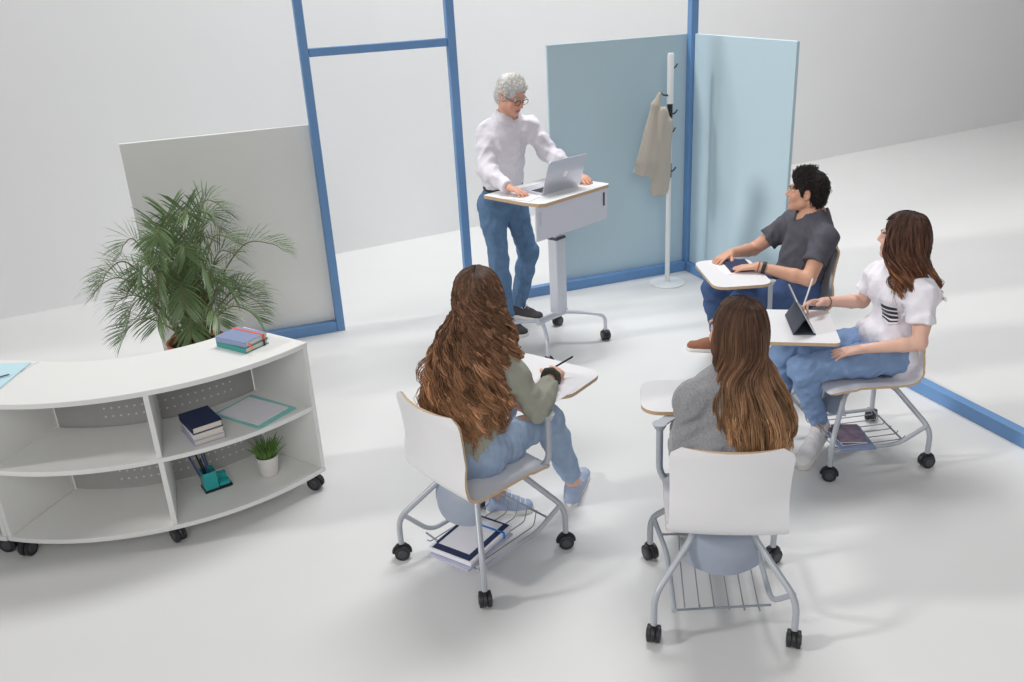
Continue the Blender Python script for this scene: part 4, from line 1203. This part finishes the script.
    for s in 'LR':
        sh, el, wr = J['sh' + s], J['el' + s], J['wr' + s]
        if sleeve == 'short':
            e = sh + (el - sh) * sleeve_end; d_ = nrm_(el - sh)
            S.cone(sh, el, .052 * arm * sc + g * 1.0, .051 * arm * sc + g * 1.1, .03, clip=[(e, d_)])
        else:
            S.cone(sh, el, .048 * arm * sc + g, .043 * arm * sc + g, .035); d_ = nrm_(wr - el); e = el + (wr - el) * (sleeve if not isinstance(sleeve, str) else .97)
            limb(S, el, wr, .044 * arm * sc + g, .031 * arm * sc + g * .8, .003, .3, k=.02, clip=[(e, d_)])
    # neck opening
    S.cone(nb + sp * .008, nb + (c - nb) * .8 + sp * .05, neck_r + .012 + scoop, neck_r + .04 + scoop, .012, sub=True)
    if vneck:
        for q in np.linspace(0, 1, 5):
            S.cone(nb + Fl * (.05 + .03 * q) + sp * (.02 - vneck * q), nb + Fl * .25 + sp * (.02 - vneck * q), .046 * (1 - q) + .008, .05 * (1 - q) + .008, .008, sub=True)
    vv, ff = S.mesh(.0058, folds(fold, .12, seed, .7))
    sh_o = np_mesh('shirt', vv, ff, shirt, body, origin)
    if collar:
        ub = nrm_(sp + .35 * (c - nb) / np.linalg.norm(c - nb)); fl2 = nrm_(Fl - ub * (Fl @ ub)); rt2 = np.cross(fl2, ub)
        Gc = []
        for a_ in np.linspace(-2.75, 2.75, 41):
            dr_ = -math.cos(a_) * fl2 + math.sin(a_) * rt2; e_ = max(0, abs(a_) - 1.9) / .85
            r0_ = neck_r + .012; bs_ = nb - fl2 * .004
            Gc.append([bs_ + dr_ * (r0_ + .004) - ub * (-.010 + .022 * e_) - origin, bs_ + dr_ * r0_ + ub * (.050 - .022 * e_) - origin, bs_ + dr_ * (r0_ + .008) + ub * (.050 - .022 * e_) - origin, bs_ + dr_ * (r0_ + .034 + .012 * e_) - ub * (-.008 + .040 * e_) - origin])
        MB().sheet(Gc, .002).build('collar', shirt, sh_o, angle=70)
    return dict(body=body, origin=origin, H=H, fr=fr, c=c, sp=sp, Rt=Rt, Fl=Fl, waist=waist, chest=chest, tips=tips, shirt=sh_o, hsc=hsc, J=J)
# ------------------------------------------------------------------ the standing man
o2 = lambda *a: np.array(a, float)
Fm = o2(.45, -.89, 0)
J = dict(pel=(1.905, 5.535, .93), nb=(1.935, 5.43, 1.450), head=(1.955, 5.395, 1.603),
         shL=(2.105, 5.435, 1.405), shR=(1.795, 5.470, 1.395), elL=(2.175, 5.36, 1.225), wrL=(2.288, 5.165, 1.095),
         elR=(1.735, 5.32, 1.165), wrR=(1.790, 5.060, 1.095), hiL=(1.985, 5.575, .885), hiR=(1.825, 5.515, .885),
         knL=(2.085, 5.560, .515), knR=(1.835, 5.475, .50), anL=(2.025, 5.665, .095), anR=(1.865, 5.455, .095),
         toL=(2.155, 5.515, .0), toR=(1.935, 5.275, .0), waist_off=(.0, .02, 0))
pm = person('grey-haired man in a white shirt and jeans standing at the mobile desk', J, Fm, (.40, -.82, -.44), sc=1.0, skin=(220, 168, 144), lip=(178, 104, 92), brow=(176, 168, 160),
            shirt=M['shirt_white'], sleeve='long', hem=.105, loose=.014, fold=.0075, pants=M['denim'], cuff=.0, collar=True, thigh=.080, shin=.056, seed=2, hsc=1.0, baseloc=(1.94, 5.52, 0),
            hands=dict(R=dict(d=(.40, -.90, -.12), up=(.1, .15, 1), th=(.9, .35, -.1), curl=.42), L=dict(d=(.25, -.95, -.10), up=(.2, 0.0, 1), th=(-.9, -.2, -.1), curl=.55)), gaze=(0, .9, -.45), belly=.0)
bo_, og = pm['body'], pm['origin']
short_hair(bo_, og, pm['c'], pm['fr'], 1.0, (238, 236, 233), 4, .100, -.004, n=2600, ln=.026, sweep=(.45, .1, .5), grey=True, puff=.12)
H, fr = pm['H'], pm['fr']
gl = MB()
for s in (-1, 1):
    ring = [H(s * .034 + .025 * math.cos(a), .1005 - .05 * abs(.025 * math.cos(a)) , -.002 + .017 * math.sin(a)) - og for a in np.linspace(0, 2 * PI, 20, endpoint=False)]
    gl.tube(ring, .0019, 6, closed=True)
    gl.tube([H(s * .058, .096, .004) - og, H(s * .079, .05, .006) - og, H(s * .081, -.01, .006) - og, H(s * .078, -.03, -.014) - og], .0019, 6)
gl.tube([H(-.010, .104, .001) - og, H(0, .108, .003) - og, H(.010, .104, .001) - og], .0019, 6)
gl.build('glasses', M['glasses'], bo_)
# belt with buckle, buttons down the placket
sp, Fl, Rt = pm['sp'], pm['Fl'], pm['Rt']
S = SDF(); bz = o2(*J['pel']) + sp * .085
S.cone(bz - sp * .03, bz + sp * .03, .151, .150, .01, (Fl, .77), clip=[(bz + sp * .017, sp), (bz - sp * .017, -sp)])
vv, ff = S.mesh(.0045); be = np_mesh('belt', vv, ff, M['belt'], bo_, og)
bt = MB(); pts_ = []
for q in np.linspace(.1, .86, 6):
    p = o2(*J['pel']) + (o2(*J['nb']) - o2(*J['pel'])) * (.25 + .66 * q)
    pts_.append(p)
me_ = pm['shirt'].data; vs_ = np.zeros(len(me_.vertices) * 3); me_.vertices.foreach_get('co', vs_); vs_ = vs_.reshape(-1, 3) + og
for p in pts_:
    d_ = vs_ - p; t_ = d_ @ Fl; off = np.linalg.norm(d_ - t_[:, None] * Fl, axis=1)
    k_ = np.where((off < .012) & (t_ > 0), t_, -1).argmax(); bt.sphere(vs_[k_] + Fl * .001 - og, .0045, 6)
bt.build('buttons', M['paper'], pm['shirt'], angle=180)
for s in 'RL':
    a, t = o2(*J['an' + s]), o2(*J['to' + s])
    shoe(bo_, og, a, t, M['shoe_dark'], M['sole'], wide=.042)

# ------------------------------------------------------------------ woman with long curly hair (left chair)
Fp = o2(math.cos(math.radians(48)), math.sin(math.radians(48)), 0)
J = dict(pel=(.835, 3.05, .555), nb=(.955, 3.085, .985), head=(.940, 3.085, 1.160),
         shL=(.82, 3.185, .900), shR=(1.040, 2.975, .875), elL=(.88, 3.345, .70), wrL=(1.06, 3.245, .605), elR=(1.105, 2.945, .700), wrR=(1.238, 3.105, .745),
         hiL=(.80, 3.135, .535), hiR=(.905, 2.995, .535), knL=(1.12, 3.415, .515), knR=(1.245, 3.185, .515), anL=(1.045, 3.345, .105), anR=(1.395, 3.275, .115),
         toL=(1.20, 3.285, .0), toR=(1.545, 3.475, .0), waist_off=(-.02, -.02, 0))
J['elL'] = (.90, 3.30, .70)
p1 = person('woman with very long curly auburn hair in a grey-green top, writing on her chair tablet', J, Fp, (.40, .90, .05), sc=.94, female=True, skin=(224, 178, 158), brow=(90, 60, 44), hsc=.96,
            shirt=M['olive'], sleeve=.80, hem=-.01, loose=.013, fold=.006, pants=M['denim_light'], cuff=.035, thigh=.078, shin=.048, neck_r=.045, seed=12, baseloc=(.867, 3.07, 0),
            hands=dict(R=dict(d=(.66, .74, .02), up=(.25, -.25, 1), th=(-.75, .6, .25), curl=.75, s=.93), L=dict(d=(.75, -.55, -.1), up=(0, 0, 1), th=(.6, .75, 0), curl=.35, s=.93)), arm=.92, hipw=1.05)
b1, g1 = p1['body'], p1['origin']
Rl = nrm_(np.cross(Fp, UPV))
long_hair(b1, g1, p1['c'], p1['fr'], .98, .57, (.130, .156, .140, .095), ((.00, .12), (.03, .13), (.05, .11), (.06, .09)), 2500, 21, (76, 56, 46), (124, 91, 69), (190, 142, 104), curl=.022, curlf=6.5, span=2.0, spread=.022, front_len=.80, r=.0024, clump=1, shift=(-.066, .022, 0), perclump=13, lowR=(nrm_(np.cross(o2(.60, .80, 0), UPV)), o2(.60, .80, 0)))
w_ = o2(*J['wrR']); hd_ = nrm_((.66, .74, .02))
S = SDF()
for k in range(14):
    a = 2 * PI * k / 14; ax_ = hd_; u_ = nrm_(np.cross(ax_, UPV)); v_ = np.cross(u_, ax_)
    S.ell(w_ + hd_ * .0 + (u_ * math.cos(a) + v_ * math.sin(a)) * .031, np.eye(3), V3(.0125, .0125, .014) * (1 + .2 * (k % 2)), .006)
vv, ff = S.mesh(.004); np_mesh('scrunchie', vv, ff, M['scrunchie'], b1, g1)
shoe(b1, g1, o2(*J['anR']), o2(*J['toR']), M['shoe_blue'], M['sole'], wide=.036)
shoe(b1, g1, o2(*J['anL']), o2(*J['toL']), M['shoe_blue'], M['sole'], wide=.036)
pn = p1['tips']['R'][0]; pt_ = MB()
pe = o2(1.325, 3.135, .712)
dp = nrm_(o2(.88, .05, .30)); c0_ = w_ + hd_ * .105 + UPV * .010 
pt_.tube([c0_ - dp * .075, c0_ - dp * .062, c0_ + dp * .065, c0_ + dp * .072], [.0012, .0042, .0042, .0030], 10); pt_.v = [tuple(np.array(v) - c0_) for v in pt_.v]
o = pt_.build('pen', M['dark'], None); o.location = c0_; tag(o, 'black pen in the right hand of the curly-haired woman', 'pen')

# ------------------------------------------------------------------ woman in the grey sweater (front chair)
Fq = o2(math.cos(math.radians(78)), math.sin(math.radians(78)), 0)
J = dict(pel=(1.605, 2.345, .555), nb=(1.648, 2.405, .965), head=(1.650, 2.405, 1.125),
         shL=(1.500, 2.435, .905), shR=(1.775, 2.365, .895), elL=(1.495, 2.455, .655), wrL=(1.61, 2.68, .640), elR=(1.835, 2.43, .665), wrR=(1.78, 2.64, .640),
         hiL=(1.535, 2.40, .535), hiR=(1.675, 2.345, .535), knL=(1.705, 2.765, .515), knR=(1.875, 2.68, .515), anL=(1.735, 2.845, .105), anR=(1.915, 2.745, .105),
         toL=(1.80, 3.02, 0), toR=(2.0, 2.91, 0), waist_off=(-.01, -.02, 0))
p2 = person('woman with straight brown hair in a grey sweater, seen from behind in front', J, Fq, (-.22, 1, .04), sc=.95, female=True, skin=(226, 182, 160), brow=(80, 56, 44), hsc=.98,
            shirt=M['knit'], sleeve='long', hem=-.03, loose=.015, fold=.005, pants=M['denim_dark'], cuff=.03, thigh=.078, shin=.048, neck_r=.046, seed=33, baseloc=(1.62, 2.405, 0), scoop=-.006,
            hands=dict(L=dict(d=(.55, .80, -.12), up=(0, 0, 1), th=(.8, -.5, 0), curl=.35, s=.93), R=dict(d=(-.3, .9, -.3), up=(0, 0, 1), th=(-.9, -.3, 0), curl=.4, s=.93)))
b2, g2 = p2['body'], p2['origin']
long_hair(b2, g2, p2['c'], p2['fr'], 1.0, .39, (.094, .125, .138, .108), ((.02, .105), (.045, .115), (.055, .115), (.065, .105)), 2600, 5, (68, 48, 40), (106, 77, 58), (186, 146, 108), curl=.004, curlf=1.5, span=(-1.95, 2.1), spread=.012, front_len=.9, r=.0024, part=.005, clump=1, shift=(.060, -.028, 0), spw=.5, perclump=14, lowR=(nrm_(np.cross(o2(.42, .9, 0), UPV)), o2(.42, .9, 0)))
for s in 'LR': shoe(b2, g2, o2(*J['an' + s]), o2(*J['to' + s]), M['shoe_white'], M['sole'], wide=.036)

# ------------------------------------------------------------------ man in the charcoal tee (back right)
Fr_ = o2(math.cos(math.radians(162)), math.sin(math.radians(162)), 0)
J = dict(pel=(3.175, 4.04, .555), nb=(3.245, 4.02, .965), head=(3.195, 4.035, 1.095),
         shL=(3.190, 3.835, .890), shR=(3.245, 4.205, .895), elL=(3.040, 3.775, .680), wrL=(2.835, 3.955, .735), elR=(3.065, 4.33, .700), wrR=(2.845, 4.235, .735),
         hiL=(3.125, 3.945, .535), hiR=(3.16, 4.125, .535), knL=(2.775, 4.00, .515), knR=(2.775, 4.285, .510), anL=(2.86, 4.06, .105), anR=(2.960, 4.485, .105),
         toL=(2.62, 4.11, 0), toR=(2.785, 4.600, 0), waist_off=(.02, 0, 0))
p3 = person('dark-haired man in a charcoal v-neck tee seated at the back right, looking left', J, Fr_, (-.70, .72, .06), sc=1.0, skin=(212, 162, 136), lip=(186, 118, 108), brow=(44, 34, 32), hsc=1.0,
            shirt=M['tee_dark'], sleeve='short', vneck=.075, hem=-.02, apron=(.16, .115, .09), fold=.005, loose=.012, pants=M['denim_dark'], cuff=.0, thigh=.088, shin=.058, neck_r=.055, seed=44, baseloc=(3.07, 4.06, 0), belly=.02, arm=1.06,
            hands=dict(L=dict(d=(-.80, .58, -.12), up=(0, 0, 1), th=(.45, .85, 0), curl=.32), R=dict(d=(-.92, -.28, -.12), up=(0, 0, 1), th=(.3, -.9, 0), curl=.32)))
b3, g3 = p3['body'], p3['origin']
short_hair(b3, g3, p3['c'], p3['fr'], 1.0, (46, 39, 40), 9, .086, .006, n=2600, ln=.030, sweep=(.1, -.25, .75), puff=.12)
wl = o2(*J['wrL']); dl = nrm_(wl - o2(*J['elL'])); band(b3, g3, 'wristband', M['strap'], wl - dl * .035, dl, .0315, .022, .004)
band(b3, g3, 'cord_bracelet', M['gold'], wl - dl * .006, dl, .0285, .005, .003)
for s in 'LR': shoe(b3, g3, o2(*J['an' + s]), o2(*J['to' + s]), M['shoe_brown'], M['sole'], wide=.042)

# ------------------------------------------------------------------ woman in the white pocket tee (right)
Fs = o2(math.cos(math.radians(172)), math.sin(math.radians(172)), 0)
J = dict(pel=(2.995, 3.105, .555), nb=(3.040, 3.085, .945), head=(3.000, 3.095, 1.090),
         shL=(3.005, 2.920, .880), shR=(3.035, 3.250, .880), elL=(2.945, 2.860, .660), wrL=(2.745, 2.985, .625), elR=(3.015, 3.325, .700), wrR=(2.765, 3.315, .745),
         hiL=(2.945, 3.015, .535), hiR=(2.955, 3.195, .535), knL=(2.500, 3.100, .525), knR=(2.525, 3.275, .520), anL=(2.710, 3.185, .130), anR=(2.60, 3.37, .105),
         toL=(2.500, 3.060, .0), toR=(2.42, 3.47, 0), waist_off=(.03, 0, 0))
p4 = person('woman with wavy brown hair in a white tee with striped pocket, at right', J, Fs, (-.42, .90, .03), sc=.95, female=True, skin=(228, 184, 164), lip=(196, 116, 112), brow=(80, 56, 46), hsc=.97,
            shirt=M['tee_white'], sleeve='short', sleeve_end=.60, hem=-.10, hem_drop=.75, apron=(.158, .108, .098), fold=.008, loose=.016, pants=M['denim_mid'], cuff=.065, thigh=.068, shin=.045, neck_r=.045, scoop=.016, seed=51, baseloc=(2.845, 3.135, 0), arm=.95,
            hands=dict(L=dict(d=(-.86, .48, -.20), up=(0, 0, 1), th=(.3, .9, .1), curl=.22, s=.95), R=dict(d=(-.96, .05, .10), up=(.1, .35, .9), th=(.1, -.75, .5), curl=.70, s=.93)))
b4, g4 = p4['body'], p4['origin']
long_hair(b4, g4, p4['c'], p4['fr'], .98, .245, (.108, .130, .130), ((.00, .105), (.02, .110), (.03, .10)), 2200, 14, (64, 45, 40), (98, 68, 54), (164, 112, 80), curl=.012, curlf=2.2, span=2.15, spread=.022, front_len=.80, shift=(.035, -.013, 0), r=.0024, clump=1, perclump=14, lowR=(nrm_(np.cross(o2(-.7, .7, 0), UPV)), o2(-.7, .7, 0)))
w_ = o2(*J['wrR']); dr = nrm_(w_ - o2(*J['elR'])); band(b4, g4, 'hair_tie', M['gold'], w_ - dr * .03, dr, .0265, .005, .003)
shoe(b4, g4, o2(*J['anR']), o2(*J['toR']), M['shoe_white'], M['sole'], wide=.040, toecap=M['sole'])
hd4 = nrm_((o2(*J['toL']) - o2(*J['anL'])) * V3(1, 1, 0))
shoe(b4, g4, o2(*J['anL']), o2(*J['toL']), M['shoe_white'], M['sole'], wide=.042, heel=.062, toecap=M['sole'], up=UPV + .22 * hd4)
# striped chest pocket laid on the tee
sp, Fl, Rt = p4['sp'], p4['Fl'], p4['Rt']; pc0 = p4['chest'] - sp * .095 - Rt * .030
me_ = p4['shirt'].data; vs_ = np.zeros(len(me_.vertices) * 3); me_.vertices.foreach_get('co', vs_); vs_ = vs_.reshape(-1, 3) + g4
dirp = nrm_(Fl * .90 - Rt * .44); ru = nrm_(np.cross(dirp, sp)); su = np.cross(ru, dirp)
def onshirt(x, y, out=.002):
    p = pc0 + ru * x + su * y; d_ = vs_ - p; t_ = d_ @ dirp; off = np.linalg.norm(d_ - t_[:, None] * dirp, axis=1)
    k_ = np.where((off < .010) & (t_ > 0), t_, -1).argmax(); return p + dirp * (max(t_[k_], .0) + out)
pk = MB(); NX, NY = 9, 13
gx = np.linspace(-.040, .040, NX)
rows = []
for j in range(NY):
    v = j / (NY - 1)
    row = []
    for i in range(NX):
        x = gx[i]; low = -.047 - .018 * (1 - abs(x) / .040)
        y = .045 + (low - .045) * v
        row.append(onshirt(x, y))
    rows.append(row)
rows = np.array(rows)
for _ in range(2):
    rows[1:-1, 1:-1] = (rows[1:-1, 1:-1] * 2 + rows[:-2, 1:-1] + rows[2:, 1:-1] + rows[1:-1, :-2] + rows[1:-1, 2:]) / 6
rows += dirp * .002
pkv = [p - g4 for r_ in rows for p in r_]
fs_ = []; ms_ = []
for j in range(NY - 1):
    for i in range(NX - 1):
        fs_.append((j * NX + i, (j + 1) * NX + i, (j + 1) * NX + i + 1, j * NX + i + 1)); ms_.append(1 if j in (1, 2, 4, 5, 7, 8, 10) else 0)
b_ = len(pk.v); pk.v += [tuple(p) for p in pkv]; pk.f += fs_; pk.m += ms_
pk.build('pocket', [M['tee_white'], M['strap']], p4['shirt'], angle=80)
dp = nrm_(o2(.34, .10, .80)); c0_ = w_ + nrm_(o2(-.96, .05, .10)) * .098 + UPV * .018
pt_ = MB(); pt_.tube([-dp * .06, -dp * .05, dp * .10, dp * .106], [.0010, .0042, .0042, .003], 10)
o = pt_.build('stylus', M['stylus'], None); o.location = c0_; tag(o, 'white stylus in the right hand of the white-tee woman', 'stylus')
